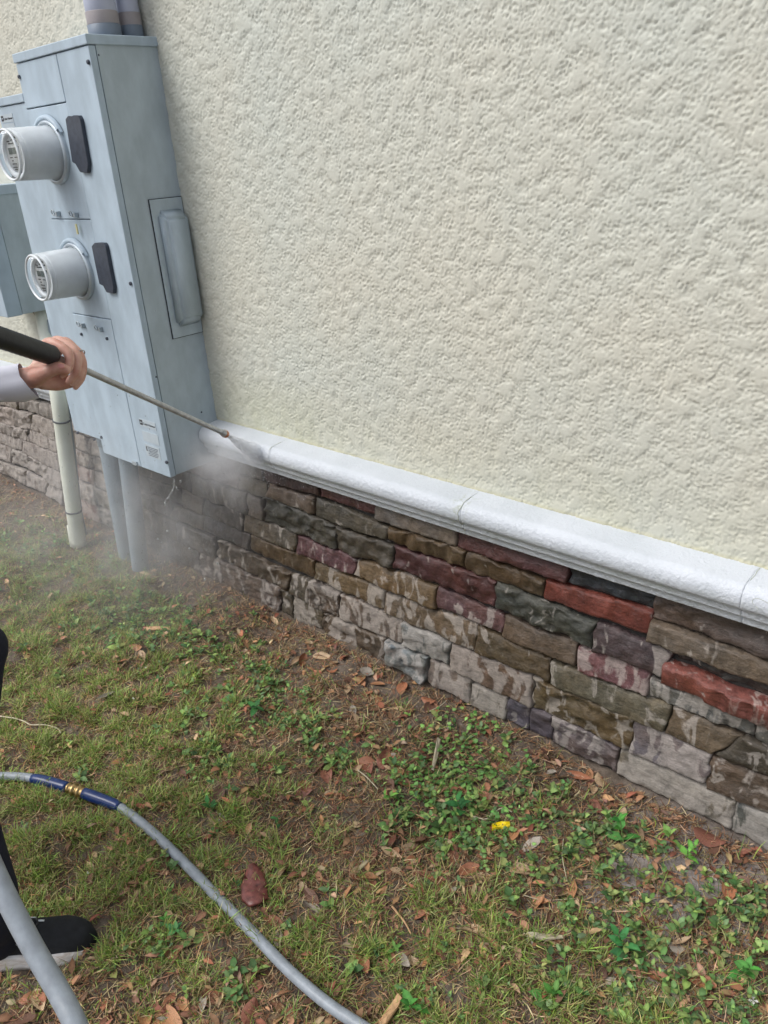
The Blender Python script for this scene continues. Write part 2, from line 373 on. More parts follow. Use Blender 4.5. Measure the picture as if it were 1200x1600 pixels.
# ============================================================ stucco wall
step = 0.003
xs = list(np.arange(-3.2, -1.72, 0.012)) + [-1.70]
while xs[-1] < 2.35: xs.append(xs[-1] + 0.0030 + 0.0038*max(0, (1.0 - xs[-1])/4.2))
xs = np.array([-12, -8, -5.5, -4.2, -3.6] + xs + [2.5, 2.8, 3.3, 4.5, 8, 12])
zs = np.concatenate([np.arange(0.700, 2.26, 0.0032), [2.35, 2.5, 2.8, 3.2, 4.0, 5.2]])
def fractal(nx, ny, step, lo, hi, beta, seed):
    r_ = np.random.default_rng(seed); Fw = np.fft.rfft2(r_.standard_normal((ny, nx)))
    f = np.sqrt(np.fft.rfftfreq(nx, step)[None]**2 + np.fft.fftfreq(ny, step)[:, None]**2) + 1e-9
    g_ = f**(-beta) / (1+(1/(f*hi))**6) / (1+(f*lo)**6)
    o = np.fft.irfft2(Fw*g_, s=(ny, nx)); return (o/o.std()).astype(np.float32)
A1 = fractal(2048, 1024, 0.0022, 0.0040, 0.019, 0.55, 11); A2 = fractal(2048, 1024, 0.0022, 0.025, 0.09, 1.2, 12); A4 = noise_field(2048, 1024, 0.0022, 0.005, 0.010, 14)
X, Zg = np.meshgrid(xs, zs)
s1 = sample(A1, 0.0022, X+30, Zg); s2 = sample(A2, 0.0022, X+30, Zg); s4 = sample(A4, 0.0022, X+30, Zg)
# sprayed lumps troweled flat on top: the coat is cut off at a plateau
r = s1*0.80 + s2*0.55 + 0.16*s4
h = np.where(r > 0.55, 0.55 + (r-0.55)*0.05, r); h = np.maximum(h, -1.6) + 0.15*np.abs(s4)*np.clip((0.5-r)*3, 0, 1)
Yw = -0.0019*(h + 1.6)
me = np_mesh('stucco_wall', np.stack([X, Yw, Zg], -1).reshape(-1, 3), grid_faces(len(xs), len(zs)), None, True)
stucco = link_mesh('stucco_wall', me, STUCCO, label='cream stucco house wall with rough knockdown texture above the white ledge', cat='wall')
box('wall_core', -12, 12, 0.006, 0.20, -0.3, 5.2, STUCCO, bev=0).parent = stucco

# ============================================================ white ledge between stucco and stone
ledge = empty('ledge', (0.0, 0, 0.62), 'long white rounded masonry ledge running along the wall above the stone base', 'ledge')
prof = [(0.0, 0.727), (-0.050, 0.7215), (-0.064, 0.719)]
for k in range(1, 10):
    a = math.pi/2*k/9; prof.append((-0.064 - 0.030*math.sin(a), 0.687 + 0.032*math.cos(a)))
prof += [(-0.094, 0.681), (-0.0925, 0.672), (-0.088, 0.664), (-0.081, 0.660), (-0.079, 0.659), (-0.079, 0.645), (-0.0765, 0.6405), (-0.070, 0.639), (-0.068, 0.638), (-0.068, 0.6215), (-0.066, 0.6185), (-0.0, 0.6185)]
B1 = noise_field(1024, 256, 0.003, 0.010, 0.03, 21)
def ledge_block(x0, x1):
    n = max(4, int((x1-x0)/(0.004 if -0.1 < x0 < 2 else 0.02))); xx = np.linspace(x0, x1, n); P = np.array(prof); m = len(P)
    V = np.zeros((m, n, 3)); V[..., 0] = xx[None]; V[..., 1] = P[:, 0][:, None]; V[..., 2] = P[:, 1][:, None]
    sarc = np.cumsum(np.r_[0, np.hypot(*np.diff(P, axis=0).T)])
    d = sample(B1, 0.003, V[..., 0]+10, sarc[:, None]+0*V[..., 0])*0.0005
    msk = (P[:, 0] < -0.03)[:, None]
    V[..., 1] -= np.abs(d)*1.6*msk; V[..., 2] += d*0.4*msk
    e = np.minimum(xx-x0, x1-xx); rnd = np.clip(1 - e/0.002, 0, 1)**2*0.0008
    V[..., 1] += (rnd[None]*msk)
    F = grid_faces(n, m); Vf = V.reshape(-1, 3)
    capL = [k*n for k in range(m)]; capR = [k*n+n-1 for k in range(m)]
    cL = len(Vf); Vf = np.vstack([Vf, [x0, -0.03, 0.66], [x1, -0.03, 0.66]])
    Ft = [(cL, capL[k], capL[k+1]) for k in range(m-1)] + [(cL+1, capR[k+1], capR[k]) for k in range(m-1)]
    o = link_mesh('ledge_block', np_mesh('ledge_block', Vf, F, Ft, True), LEDGE); place(o, ledge); return o
for a, b in [(-6.2, -4.4), (-4.3995, -2.5), (-2.4995, -1.30), (-1.2995, -0.70), (0.003, 0.3995), (0.400, 1.1945), (1.195, 1.9325), (1.933, 3.0), (3.0005, 6.0)]:
    ledge_block(a, b)
# hairline cracks with algae at the joints
def ledge_surface(x, s):          # s: 0 wall .. 1 bottom, on the profile
    P = np.array(prof[:18]); L = np.cumsum(np.r_[0, np.hypot(*np.diff(P, axis=0).T)]); q = s*L[-1]
    return np.array([x, np.interp(q, L, P[:, 0]) - 0.0012, np.interp(q, L, P[:, 1]) + 0.0006])
for x0, amp, seed, s0, s1 in [(1.195, 0.012, 3, 0.25, 0.95), (0.398, 0.012, 8, 0.2, 0.55), (1.935, 0.004, 10, 0.02, 0.35)]:
    rr = random.Random(seed); pts = []; x = x0
    for k in range(11):
        x += rr.uniform(-amp, amp)*0.35; pts.append(ledge_surface(x, s0 + (s1-s0)*k/10))
    rad = np.array([rr.uniform(0.0003, 0.0009) for _ in pts]); rad[0] = rad[-1] = 0.0005
    tube('crack', spline(pts, 24), np.interp(np.linspace(0, 1, 24), np.linspace(0, 1, 11), rad), CRACK, ledge, n=6)
tube('crack', spline([ledge_surface(1.955+dx, s) for dx, s in [(0.015, .74), (0.0, .66), (0.008, .60), (.030, .62), (.052, .70), (.060, .82), (.066, .88)]], 24), 0.0004, CRACK, ledge, n=6)

# ============================================================ stone base
stonewall = empty('stone_base_wall', (0.0, 0, 0.0), 'low wall base of stacked rough brown, red and grey ledgestones under the white ledge', 'stone wall')
place(box('mortar', -6.2, 6.0, -0.020, 0.004, -0.15, 0.628, MORTAR, bev=0), stonewall)
ST = [
((0.282,0.632,0.577,0.644,0.567,0.574,0.295,0.558),(78,58,56),0.10),
((0.584,0.646,0.841,0.641,0.815,0.568,0.573,0.573),(92,58,60),0.10),
((0.832,0.629,1.146,0.633,1.138,0.559,0.814,0.555),(128,120,112),0.15),
((1.146,0.633,1.497,0.634,1.492,0.558,1.141,0.555),(98,62,62),0.10),
((1.499,0.634,1.725,0.627,1.722,0.565,1.496,0.558),(66,72,80),0.05),
((1.725,0.627,1.998,0.633,2.012,0.535,1.719,0.541),(104,90,82),0.10),
((1.722,0.532,2.013,0.525,2.019,0.476,1.718,0.477),(122,108,92),0.12),
((1.783,0.462,2.020,0.470,2.026,0.429,1.785,0.440),(72,68,64),0.20),
((1.767,0.430,2.026,0.424,2.034,0.366,1.767,0.374),(150,86,76),0.35),
((1.729,0.366,1.982,0.366,1.979,0.316,1.732,0.311),(118,118,114),0.50),
((1.985,0.364,2.034,0.366,2.041,0.311,1.984,0.314),(110,108,102),0.30),
((1.454,0.296,1.790,0.306,1.780,0.228,1.455,0.226),(120,112,92),0.30),
((1.792,0.305,1.963,0.299,1.903,0.231,1.784,0.228),(114,102,86),0.35),
((1.964,0.302,2.042,0.304,2.052,0.227,1.908,0.229),(90,84,74),0.30),
((1.900,0.217,2.054,0.219,2.067,0.120,1.898,0.111),(112,96,82),0.50),
((1.705,0.226,1.898,0.222,1.896,0.124,1.693,0.119),(134,124,126),0.80),
((1.400,0.214,1.703,0.231,1.690,0.119,1.395,0.118),(112,98,72),0.45),
((1.462,0.116,1.659,0.107,1.659,0.023,1.462,0.022),(122,112,114),0.70),
((1.392,0.113,1.458,0.114,1.460,0.023,1.383,0.027),(104,98,108),0.35),
((1.309,0.111,1.390,0.112,1.378,0.027,1.309,0.024),(108,102,112),0.45),
((1.176,0.095,1.307,0.110,1.306,0.025,1.171,0.021),(140,132,120),0.80),
((1.015,0.115,1.174,0.116,1.169,0.022,1.008,0.036),(138,126,116),0.70),
((1.665,0.110,1.967,0.108,1.966,0.025,1.661,0.020),(138,134,124),0.85),
((1.969,0.106,2.067,0.114,2.082,0.006,1.966,0.021),(112,118,116),0.80),
((1.104,0.212,1.395,0.219,1.392,0.117,1.100,0.121),(124,104,90),0.75),
((1.202,0.312,1.449,0.302,1.451,0.231,1.198,0.226),(106,90,66),0.20),
((1.299,0.380,1.525,0.379,1.525,0.317,1.290,0.315),(110,96,82),0.10),
((1.531,0.378,1.726,0.388,1.730,0.314,1.535,0.309),(128,86,90),0.50),
((1.576,0.468,1.778,0.462,1.762,0.392,1.578,0.391),(88,74,76),0.35),
((1.428,0.544,1.720,0.554,1.719,0.487,1.426,0.485),(132,66,54),0.08),
((1.272,0.486,1.573,0.467,1.571,0.394,1.269,0.398),(88,90,82),0.30),
((1.172,0.551,1.423,0.537,1.422,0.488,1.170,0.489),(98,80,58),0.10),
((0.879,0.543,1.168,0.553,1.166,0.491,0.873,0.495),(108,90,66),0.15),
((0.898,0.485,1.270,0.485,1.267,0.403,0.881,0.399),(94,58,58),0.20),
((1.055,0.390,1.297,0.381,1.292,0.324,1.052,0.322),(112,80,80),0.45),
((0.722,0.383,1.050,0.388,1.046,0.318,0.706,0.318),(122,102,74),0.40),
((0.427,0.381,0.719,0.382,0.703,0.319,0.415,0.312),(104,70,74),0.30),
((0.636,0.481,0.890,0.480,0.878,0.400,0.630,0.390),(90,84,74),0.15),
((0.549,0.558,0.871,0.540,0.865,0.495,0.536,0.489),(88,84,74),0.15),
((0.276,0.500,0.630,0.480,0.624,0.391,0.255,0.393),(84,82,74),0.15),
((0.311,0.552,0.542,0.554,0.530,0.492,0.284,0.502),(112,98,86),0.30),
((0.123,0.386,0.424,0.385,0.410,0.318,0.110,0.311),(104,94,80),0.25),
((0.151,0.306,0.502,0.311,0.487,0.232,0.132,0.236),(104,88,68),0.25),
((0.504,0.302,0.834,0.302,0.828,0.235,0.493,0.232),(122,106,82),0.50),
((0.836,0.298,1.200,0.312,1.193,0.226,0.829,0.221),(124,108,88),0.60),
((0.909,0.217,1.099,0.212,1.088,0.130,0.900,0.128),(138,142,140),0.90),
((0.831,0.118,1.007,0.117,0.991,0.018,0.820,0.024),(134,142,144),0.60),
((0.620,0.214,0.904,0.220,0.894,0.128,0.607,0.117),(126,112,100),0.75),
((0.468,0.221,0.616,0.213,0.601,0.117,0.452,0.115),(110,98,88),0.60),
((0.517,0.101,0.822,0.114,0.808,0.016,0.505,0.018),(106,92,76),0.60),
((0.362,0.123,0.515,0.108,0.502,0.023,0.342,0.005),(116,108,92),0.60),
((0.360,0.211,0.464,0.217,0.449,0.119,0.345,0.125),(98,90,78),0.50),
((-0.079,0.217,0.352,0.208,0.338,0.128,-0.108,0.139),(98,86,72),0.40),
((-0.226,0.127,0.278,0.115,0.262,0.011,-0.239,0.013),(118,106,98),0.50),
((0.285,0.115,0.358,0.119,0.338,0.006,0.270,0.014),(100,94,82),0.50),
((-0.144,0.312,0.139,0.303,0.124,0.236,-0.159,0.240),(78,72,70),0.15),
((-0.362,0.292,-0.150,0.305,-0.164,0.239,-0.409,0.233),(112,104,96),0.30),
((-0.116,0.383,0.119,0.388,0.102,0.311,-0.139,0.317),(92,86,82),0.20),
((-2.012,0.468,-1.765,0.487,-1.810,0.385,-2.072,0.375),(160,142,132),0.90),
((-1.757,0.488,-1.558,0.491,-1.622,0.401,-1.810,0.385),(134,124,118),0.90),
((-1.552,0.488,-1.322,0.498,-1.364,0.389,-1.620,0.405),(150,138,128),0.90),
((-1.654,0.562,-1.264,0.588,-1.308,0.501,-1.697,0.502),(134,128,122),0.90),
((-2.074,0.371,-1.648,0.393,-1.694,0.325,-2.117,0.304),(134,126,122),0.90),
((-1.638,0.399,-1.333,0.398,-1.354,0.331,-1.686,0.327),(142,132,126),0.90),
((-2.120,0.299,-1.767,0.315,-1.805,0.250,-2.161,0.235),(138,130,126),0.90),
((-1.748,0.322,-1.356,0.327,-1.383,0.219,-1.801,0.243),(148,138,134),0.90),
((-2.164,0.231,-1.934,0.242,-1.993,0.144,-2.229,0.129),(142,134,130),0.90),
((-1.930,0.235,-1.744,0.237,-1.793,0.150,-1.986,0.141),(146,140,136),0.90),
((-1.737,0.234,-1.529,0.229,-1.582,0.128,-1.786,0.147),(142,134,130),0.90),
((-1.526,0.222,-1.371,0.215,-1.406,0.116,-1.576,0.125),(138,130,128),0.90),
((-2.235,0.120,-1.831,0.122,-1.871,0.038,-2.287,0.037),(142,134,126),0.90),
((-1.822,0.124,-1.584,0.124,-1.645,0.036,-1.865,0.035),(144,136,132),0.90),
((-1.578,0.121,-1.408,0.112,-1.435,0.030,-1.638,0.034),(138,132,128),0.90),
]
W1 = noise_field(512, 256, 0.01, 0.10, 0.22, 31); W2 = noise_field(512, 256, 0.01, 0.10, 0.22, 32)
C1 = noise_field(1024, 512, 0.004, 0.022, 0.05, 33, (1.9, 0.7)); C2 = noise_field(1024, 512, 0.004, 0.05, 0.12, 34, (2.0, 0.8)); C3 = noise_field(1024, 512, 0.004, 0.012, 0.022, 35, (1.3, 0.9))
srng = random.Random(5)
def stone(quad, color, dry, depth=None):
    (xa, za, xb, zb, xc, zc, xd, zd) = quad; L = abs(xb-xa); H = abs(za-zd)
    nu = int(np.clip(L/0.0062, 10, 60)); nv = int(np.clip(H/0.0066, 8, 18))
    # the readings leave a few millimetres between stones: grow each towards its neighbours
    gu, gv = -0.0012, -0.0024
    if H < 0.03: gv = 0
    def spaced(n, T):                         # a ring of vertices close to each border makes crisp arrises
        q = np.linspace(0.012/T if T > .05 else .1, 1-(0.012/T if T > .05 else .1), n-6); b = np.array([0, 0.0006, 0.0035])/T
        return np.r_[b, np.linspace(0.009/T, 1-0.009/T, n-6), 1-b[::-1]]
    u = spaced(nu, L); v = spaced(nv, H)
    U, V = np.meshgrid(u, v)
    x = (xd*(1-U)+xc*U)*(1-V) + (xa*(1-U)+xb*U)*V; z = (zd*(1-U)+zc*U)*(1-V) + (za*(1-U)+zb*U)*V
    gx = 1 - 2*gu/L; gz = 1 - 2*gv/H; cx = x.mean(); cz = z.mean(); x = cx+(x-cx)*gx; z = cz+(z-cz)*gz
    wx = x + sample(W1, 0.01, x+20, z*3+5)*0.0024; wz = z + sample(W2, 0.01, x+20, z+5)*0.0022
    o1 = srng.uniform(0, 4); o2 = srng.uniform(0, 2)
    # small chips along the borders, this stone's own
    ch = sample(C3, 0.004, x+o1, z+o2); bd = np.clip(1-np.minimum(np.minimum(U, 1-U)*L, np.minimum(V, 1-V)*H)/0.012, 0, 1)
    if za < 0.60: z = wz - np.sign(V-0.5)*np.maximum(ch, 0)*0.0022*bd
    x = wx
    D = depth if depth else srng.uniform(0.038, 0.048)
    du = np.minimum(U, 1-U)*L; dv = np.minimum(V, 1-V)*H
    d0 = np.minimum(du, dv)
    edge = np.interp(d0, [0, 0.0005, 0.0035, 0.009, 0.02], [0, 0.86, 0.955, 0.99, 1.0])
    tilt = (V-0.5)*srng.uniform(-0.009, 0.004) + (U-0.5)*srng.uniform(-0.005, 0.005)
    n2 = sample(C2, 0.004, x+o1, z+o2); n1 = sample(C1, 0.004, x+o1, z+o2); n3 = sample(C3, 0.004, x+o1, z+o2)
    # riven face: a few flat planes stepping down along wandering split lines
    w_ = V*srng.uniform(1.2, 2.6) + U*srng.uniform(-1.2, 1.2) + 0.6*n2 + 0.3*n1; fr = w_ - np.floor(w_)
    ter = np.floor(w_) + np.clip((fr-0.88)/0.12, 0, 1)
    ter = np.clip(ter - np.median(ter), -1.5, 1.5)
    chis = srng.uniform(0.002, 0.0055)*ter*srng.choice([-1, 1, -1]) + 0.0012*n2 + 0.0022*np.round(n1*1.4)/1.4 + 0.0008*n3
    d = (D + tilt + chis)*edge
    P = np.stack([x, -np.maximum(d, 0.006), z], -1).reshape(-1, 3)
    o = link_mesh('stone', np_mesh('stone', P, grid_faces(nu, nv)), STONE)
    for p in o.data.polygons: p.use_smooth = True
    place(o, stonewall)
    c = srgb(*color, 1.0)
    o.color = (c[0], c[1], c[2], dry)
    return o
rows = [(0.022, 0.116), (0.123, 0.217), (0.232, 0.306), (0.315, 0.388), (0.396, 0.481), (0.490, 0.552), (0.560, 0.634)]
cover = [[] for _ in rows]
depths = {8: 0.062, 7: 0.030, 6: 0.056, 46: 0.056, 45: 0.050}
for k, (q, colr_, dry_) in enumerate(ST):
    stone(q, colr_, dry_, depths.get(k))
    zc = (q[1]+q[7])/2
    for i, (z0, z1) in enumerate(rows):
        m = (z0+z1)/2
        if min(q[7], q[5])-0.01 < m < max(q[1], q[3])+0.01: cover[i].append((min(q[0], q[6]), max(q[2], q[4])))
pal = [(112,100,88), (100,90,80), (124,112,100), (92,84,80), (110,82,76), (118,110,104), (98,88,70), (104,98,92)]
for i, (z0, z1) in enumerate(rows):
    x = -4.3
    while x < 3.4:
        nxt = [c for c in sorted(cover[i]) if c[1] > x+0.02]
        if nxt and nxt[0][0] <= x+0.03: x = nxt[0][1]+0.002; continue
        lim = nxt[0][0] if nxt else 99
        w = srng.uniform(0.15, 0.36); x1 = min(x+w, lim)
        if lim-x1 < 0.08 and lim < 50: x1 = lim
        j = lambda: srng.uniform(-0.005, 0.005)
        c = pal[srng.randrange(len(pal))]; left = x < -0.85
        c = tuple(int(v*(1.22 if left else 1.0)) for v in c)
        stone((x+j()*.5, z1-0.002+j()*.4, x1-0.002, z1-0.002+j()*.4, x1-0.002, z0+j()*.4, x+j()*.5, z0+j()*.4), c, 0.75 if left else 0.25)
        x = x1+0.002

# ============================================================ meter box
D = 0.2357; ZT, ZB = 1.9416, 0.5724; W = 0.469; S = 0.1957
mbox = empty('meter_box', (-0.3, -0.12, ZB), 'tall grey-blue electrical meter enclosure with two round meters mounted on the stucco wall', 'meter box')
box('enclosure_body', -W+0.003, -0.003, -D+0.024, 0.002, ZB+0.002, ZT-0.004, PANEL_BODY, mbox, 0.002)
box('enclosure_wing', -0.689, -W-0.001, -D+0.020, 0.002, 0.640, 1.822, PANEL_BODY, mbox, 0.002)
def cover(name, x0, x1, z0, z1, dy=0.0, mat=PANEL): return box(name, x0, x1, -D+dy, -D+0.022+dy*0.2, z0, z1, mat, mbox, 0.0025, 3)
cover('door_panel', -S+0.0015, 0.0, ZB, 1.917)
cover('top_cover', -W, -S-0.0015, 1.7875, 1.917)
cover('meter_cover', -W, -S-0.0015, 1.444, 1.7845, 0.002)
cover('meter_cover', -W, -S-0.0015, 1.118, 1.4415, 0.002)
cover('lower_cover', -W, -S-0.0015, ZB, 1.1155, 0.0)
cover('wing_cover', -0.690, -W-0.0015, 0.624, 1.806, 0.004)
lid = box('top_cap', -W-0.004, 0.004, -D-0.005, 0.001, 1.919, ZT+0.004, PANEL, mbox, 0.003, 3)
box('wing_cap', -0.695, -W-0.001, -D-0.001, 0.001, 1.808, 1.834, PANEL, mbox, 0.003, 3)
# narrow pressed fold on the side face
box('side_fold', -0.0035, 0.0012, -D+0.0235, -D+0.0255, ZB+0.004, 1.918, PANEL_BODY, mbox, 0)
# screws
def front_pt(u, v, d=0.0): p = on(1, -D-d, u, v); return p[0], p[2]
for u, v, r in [(139, 97, .0065), (31, 120, .006), (205, 443, .0062), (261, 722, .006), (128, 522, .0055), (168, 529, .0055), (122, 676, .0055), (159, 683, .006), (148, 687, .004)]:
    x, z = front_pt(u, v); lathe_y('screw', x, z, [(-D-0.006, 0.0002), (-D-0.006, r*0.8), (-D-0.0045, r), (-D+0.002, r)], DARK, mbox, 12)
for u, v in [(154, 86), (244, 589), (315, 644), (250, 316)]:
    p = on(0, 0.0, u, v); bm = bmesh.new(); bmesh.ops.create_icosphere(bm, subdivisions=2, radius=0.0032)
    o = link_mesh('rivet', bm_mesh('rivet', bm, True), DARK); o.location = p; o.scale = (0.6, 1, 1); o.parent = mbox; o.matrix_parent_inverse = Matrix.Translation(-mbox.location)
# handles: dark recessed breaker windows with chipped outline
def handle(px):
    pts = [front_pt(u, v) for u, v in px]; plate('breaker_handle', pts, -D-0.012, 0.014, DARK, mbox, 0.0016)
handle([(107.5, 186), (111, 181), (116, 182), (120, 180), (128, 180.5), (131, 186), (137, 220), (143, 255), (142, 270), (130, 268.5), (123, 256), (118, 253), (112, 216)])
handle([(148, 384), (152, 379), (160, 378.5), (167, 379), (170, 383), (177, 420), (182.5, 448), (182, 458), (171, 456), (166, 446), (160, 443), (153, 410)])
# side bump plate
bp_ = [(on(0, 0.0, u, v)[1], on(0, 0.0, u, v)[2]) for u, v in [(234, 312), (284, 308), (315, 516), (271, 530)]]
y0, y1 = -0.127, -0.006; z0, z1 = 1.049, 1.491
box('cover_plate', -0.001, 0.004, y0, y1, z0, z1, PANEL_BODY, mbox, 0.0015)
box('cover_plate_shadow_gap', -0.0015, 0.0012, y0-0.002, y1+0.002, z0-0.002, z1+0.002, GAPM, mbox, 0)
bm = bmesh.new(); box_bm(bm, -0.002, 0.040, -0.110, -0.008, 1.078, 1.462)
for v in bm.verts:
    if v.co.x > 0: v.co.y += 0.012 if v.co.y < -0.05 else -0.006; v.co.z += -0.030 if v.co.z > 1.2 else 0.030
bmesh.ops.recalc_face_normals(bm, faces=bm.faces); bmesh.ops.bevel(bm, geom=list(bm.edges), offset=0.011, segments=4, affect='EDGES')
place(link_mesh('pressed_bulge', bm_mesh('pressed_bulge', bm, True), PANEL_BODY), mbox)
# meters
def meter(cx, cz, tag_):
    ring = lathe_y('meter', cx, cz, [(-D+0.004, 0.098), (-D-0.006, 0.098), (-D-0.012, 0.095), (-D-0.014, 0.089), (-D-0.010, 0.083), (-D+0.004, 0.083)], RINGM, mbox, 48)
    ring['label'] = tag_
    subs = []
    L = 0.150
    subs.append(lathe_y('inner_body', cx, cz, [(-D, 0.0765), (-D-0.115, 0.0735), (-D-0.120, 0.071), (-D-0.120, 0.0)], WHITE_PLASTIC, None, 40))
    subs.append(lathe_y('face_plate', cx, cz, [(-D-0.1205, 0.055), (-D-0.124, 0.055), (-D-0.1245, 0.0005)], FACE, None, 40))
    subs.append(lathe_y('face_surround', cx, cz, [(-D-0.120, 0.071), (-D-0.134, 0.070), (-D-0.134, 0.060), (-D-0.1215, 0.056)], WHITE_PLASTIC, None, 40))
    prof_ = [(-D-0.002, 0.084), (-D-0.012, 0.0835), (-D-0.016, 0.0805), (-D-L+0.012, 0.0775), (-D-L+0.003, 0.0765), (-D-L, 0.0735), (-D-L+0.001, 0.0700), (-D-L+0.004, 0.068), (-D-L+0.004, 0.0)]
    subs.append(lathe_y('clear_cover', cx, cz, prof_, GLASS, None, 48))
    subs.append(lathe_y('cover_rim', cx, cz, [(-D-L-0.0005, 0.0695), (-D-L-0.004, 0.0715), (-D-L-0.0045, 0.0735), (-D-L-0.003, 0.076), (-D-L+0.001, 0.0775), (-D-L+0.0012, 0.0695)], WHITE_PLASTIC, None, 48))
    subs.append(box('lcd', cx-0.030, cx+0.026, -D-0.1262, -D-0.1240, cz+0.002, cz+0.022, LCD, None, 0.0008))
    for k, (dx, dz, w) in enumerate([(-0.028, 0.040, 0.022), (0.002, 0.043, 0.018), (-0.02, 0.033, 0.04), (-0.030, -0.010, 0.02), (0.006, -0.010, 0.02), (-0.020, -0.020, 0.012), (-0.022, -0.030, 0.034), (-0.022, -0.041, 0.034), (-0.012, -0.048, 0.022)]):
        subs.append(box('printed_line', cx+dx, cx+dx+w, -D-0.1258, -D-0.1240, cz+dz, cz+dz+0.0035, INK, None, 0))
    for s_ in subs: s_.parent = ring          # ring's own world matrix is the identity
    # top clamp of the ring
    a_ = lathe_y('ring_hood', cx, cz, [(-D-0.002, 0.112), (-D-0.012, 0.110), (-D-0.016, 0.103), (-D-0.012, 0.096), (-D-0.002, 0.096)], PANEL, None, 48)
    keep = a_.data; bm = bmesh.new(); bm.from_mesh(keep)
    bmesh.ops.delete(bm, geom=[v for v in bm.verts if v.co.z < cz+0.055], context='VERTS'); bm.to_mesh(keep); bm.free()
    a_.parent = ring
meter(-0.345, 1.650, 'upper round meter under a clear cover'); meter(-0.350, 1.272, 'lower round meter under a clear cover')
# hasps with seals
for (u, v) in [(90, 332), (118, 334), (129, 506), (157, 512)]:
    x, z = front_pt(u, v); pth = [(x-0.014+0.009*math.cos(a), -D-0.010-0.0015*math.sin(a), z+0.009*math.sin(a)) for a in np.linspace(0, 2*math.pi, 15)]
    hp = tube('sealing_hasp', pth, 0.0020, GALV, mbox, n=8)
    b1 = box('hasp_tab', x-0.006, x+0.016, -D-0.008, -D+0.001, z-0.010, z-0.003, GALV, None, 0.001)
    b2 = box('hasp_stud', x+0.008, x+0.017, -D-0.014, -D+0.001, z-0.012, z+0.004, GALV, None, 0.0015)
    b1.parent = hp; b2.parent = hp
p1 = front_pt(118, 350, 0.01); p2 = front_pt(124, 366, 0.01)
box('seal_tag', p1[0]-0.003, p1[0]+0.007, -D-0.012, -D-0.008, p2[1], p1[1], YELLOWED, mbox, 0.001)
# drain tab at bottom edge
x, z = front_pt(213, 724); box('bottom_latch', x-0.015, x+0.012, -D-0.008, -D+0.001, z-0.005, z+0.009, GALV, mbox, 0.001)
# labels with print
def text(name, body, x, y, z, size, mat, parent):
    cu = bpy.data.curves.new(name, 'FONT'); cu.body = body; cu.size = size; cu.extrude = 0.0002
    tmp = bpy.data.objects.new(name, cu); COL.objects.link(tmp)
    me_ = bpy.data.meshes.new_from_object(tmp.evaluated_get(bpy.context.evaluated_depsgraph_get())); bpy.data.objects.remove(tmp)
    o = bpy.data.objects.new(name, me_); COL.objects.link(o); me_.materials.clear(); me_.materials.append(mat)
    o.rotation_euler = (math.pi/2, 0, 0); o.location = (x, y, z); place(o, parent); return o
def maker_label(px0, px1, d, par):       # px0 top-left, px1 top-right in the photograph
    a = front_pt(*px0, d); b = front_pt(*px1, d); w = b[0]-a[0]; h_ = w*2.0; yy = -D-d
    box('label', a[0], b[0], yy-0.0012, yy+0.001, a[1]-w*0.28, a[1], STICKER, par, 0)
    box('logo_mark', a[0]+w*0.02, a[0]+w*0.20, yy-0.0018, yy, a[1]-h_*0.11, a[1]-h_*0.02, INK, par, 0)
    box('logo_slot', a[0]+w*0.06, a[0]+w*0.16, yy-0.0021, yy, a[1]-h_*0.075, a[1]-h_*0.055, STICKER, par, 0)
    text('lettering', 'Cutler-Hammer', a[0]+w*0.23, yy-0.0016, a[1]-h_*0.095, w*0.115, INK, par)
    return a, w, h_, yy
a, w, hh_, yy = maker_label((217, 653), (243, 664), 0.0, mbox)
x0 = a[0]+0.004; zz = a[1]-0.046
box('label', x0, x0+w*0.98, -D-0.0012, -D+0.001, zz-0.038, zz, STICKER, mbox, 0)
zz -= 0.050
box('label', x0+0.002, x0+w*0.9, -D-0.0012, -D+0.001, zz-0.046, zz, STICKER, mbox, 0)
box('logo_mark', x0+0.008, x0+0.014, -D-0.0018, -D, zz-0.026, zz-0.008, INK, mbox, 0)
for k in range(6):
    box('printed_line', x0+0.018+0.002*(k % 2), x0+w*0.82-0.004*(k % 3), -D-0.0018, -D, zz-0.010-0.0062*k, zz-0.0078-0.0062*k, DARK, mbox, 0)
a, w, hh_, yy = maker_label((1, 180), (19, 177), -0.004, mbox)
box('label', a[0]+0.004, a[0]+w*1.0, -D+0.0028, -D+0.005, a[1]-0.125, a[1]-w*0.28-0.004, STICKER, mbox, 0)

# second smaller enclosure to the left
b2 = empty('electrical_box', (-1.2, -0.12, 1.06), 'smaller grey-blue electrical box on the wall, left of the tall meter box', 'electrical box')
box('enclosure_body', -1.45, -1.002, -0.190, 0.002, 1.062, 1.545, PANEL_BODY, b2, 0.002)
box('door_panel', -1.452, -1.0, -0.255, -0.1915, 1.06, 1.520, PANEL, b2, 0.003, 3)
box('top_cap', -1.456, -0.996, -0.260, 0.001, 1.522, 1.558, PANEL, b2, 0.003, 3)
tube('brown_cable', spline([(-1.13, -0.10, 1.07), (-1.135, -0.075, 1.02), (-1.17, -0.045, 0.98), (-1.235, -0.02, 0.92), (-1.262, -0.010, 0.85), (-1.265, -0.008, 0.73)], 30), 0.0055, CABLE, None, n=10,
     label='thin brown cable drooping from the smaller electrical box down the stucco', cat='cable')

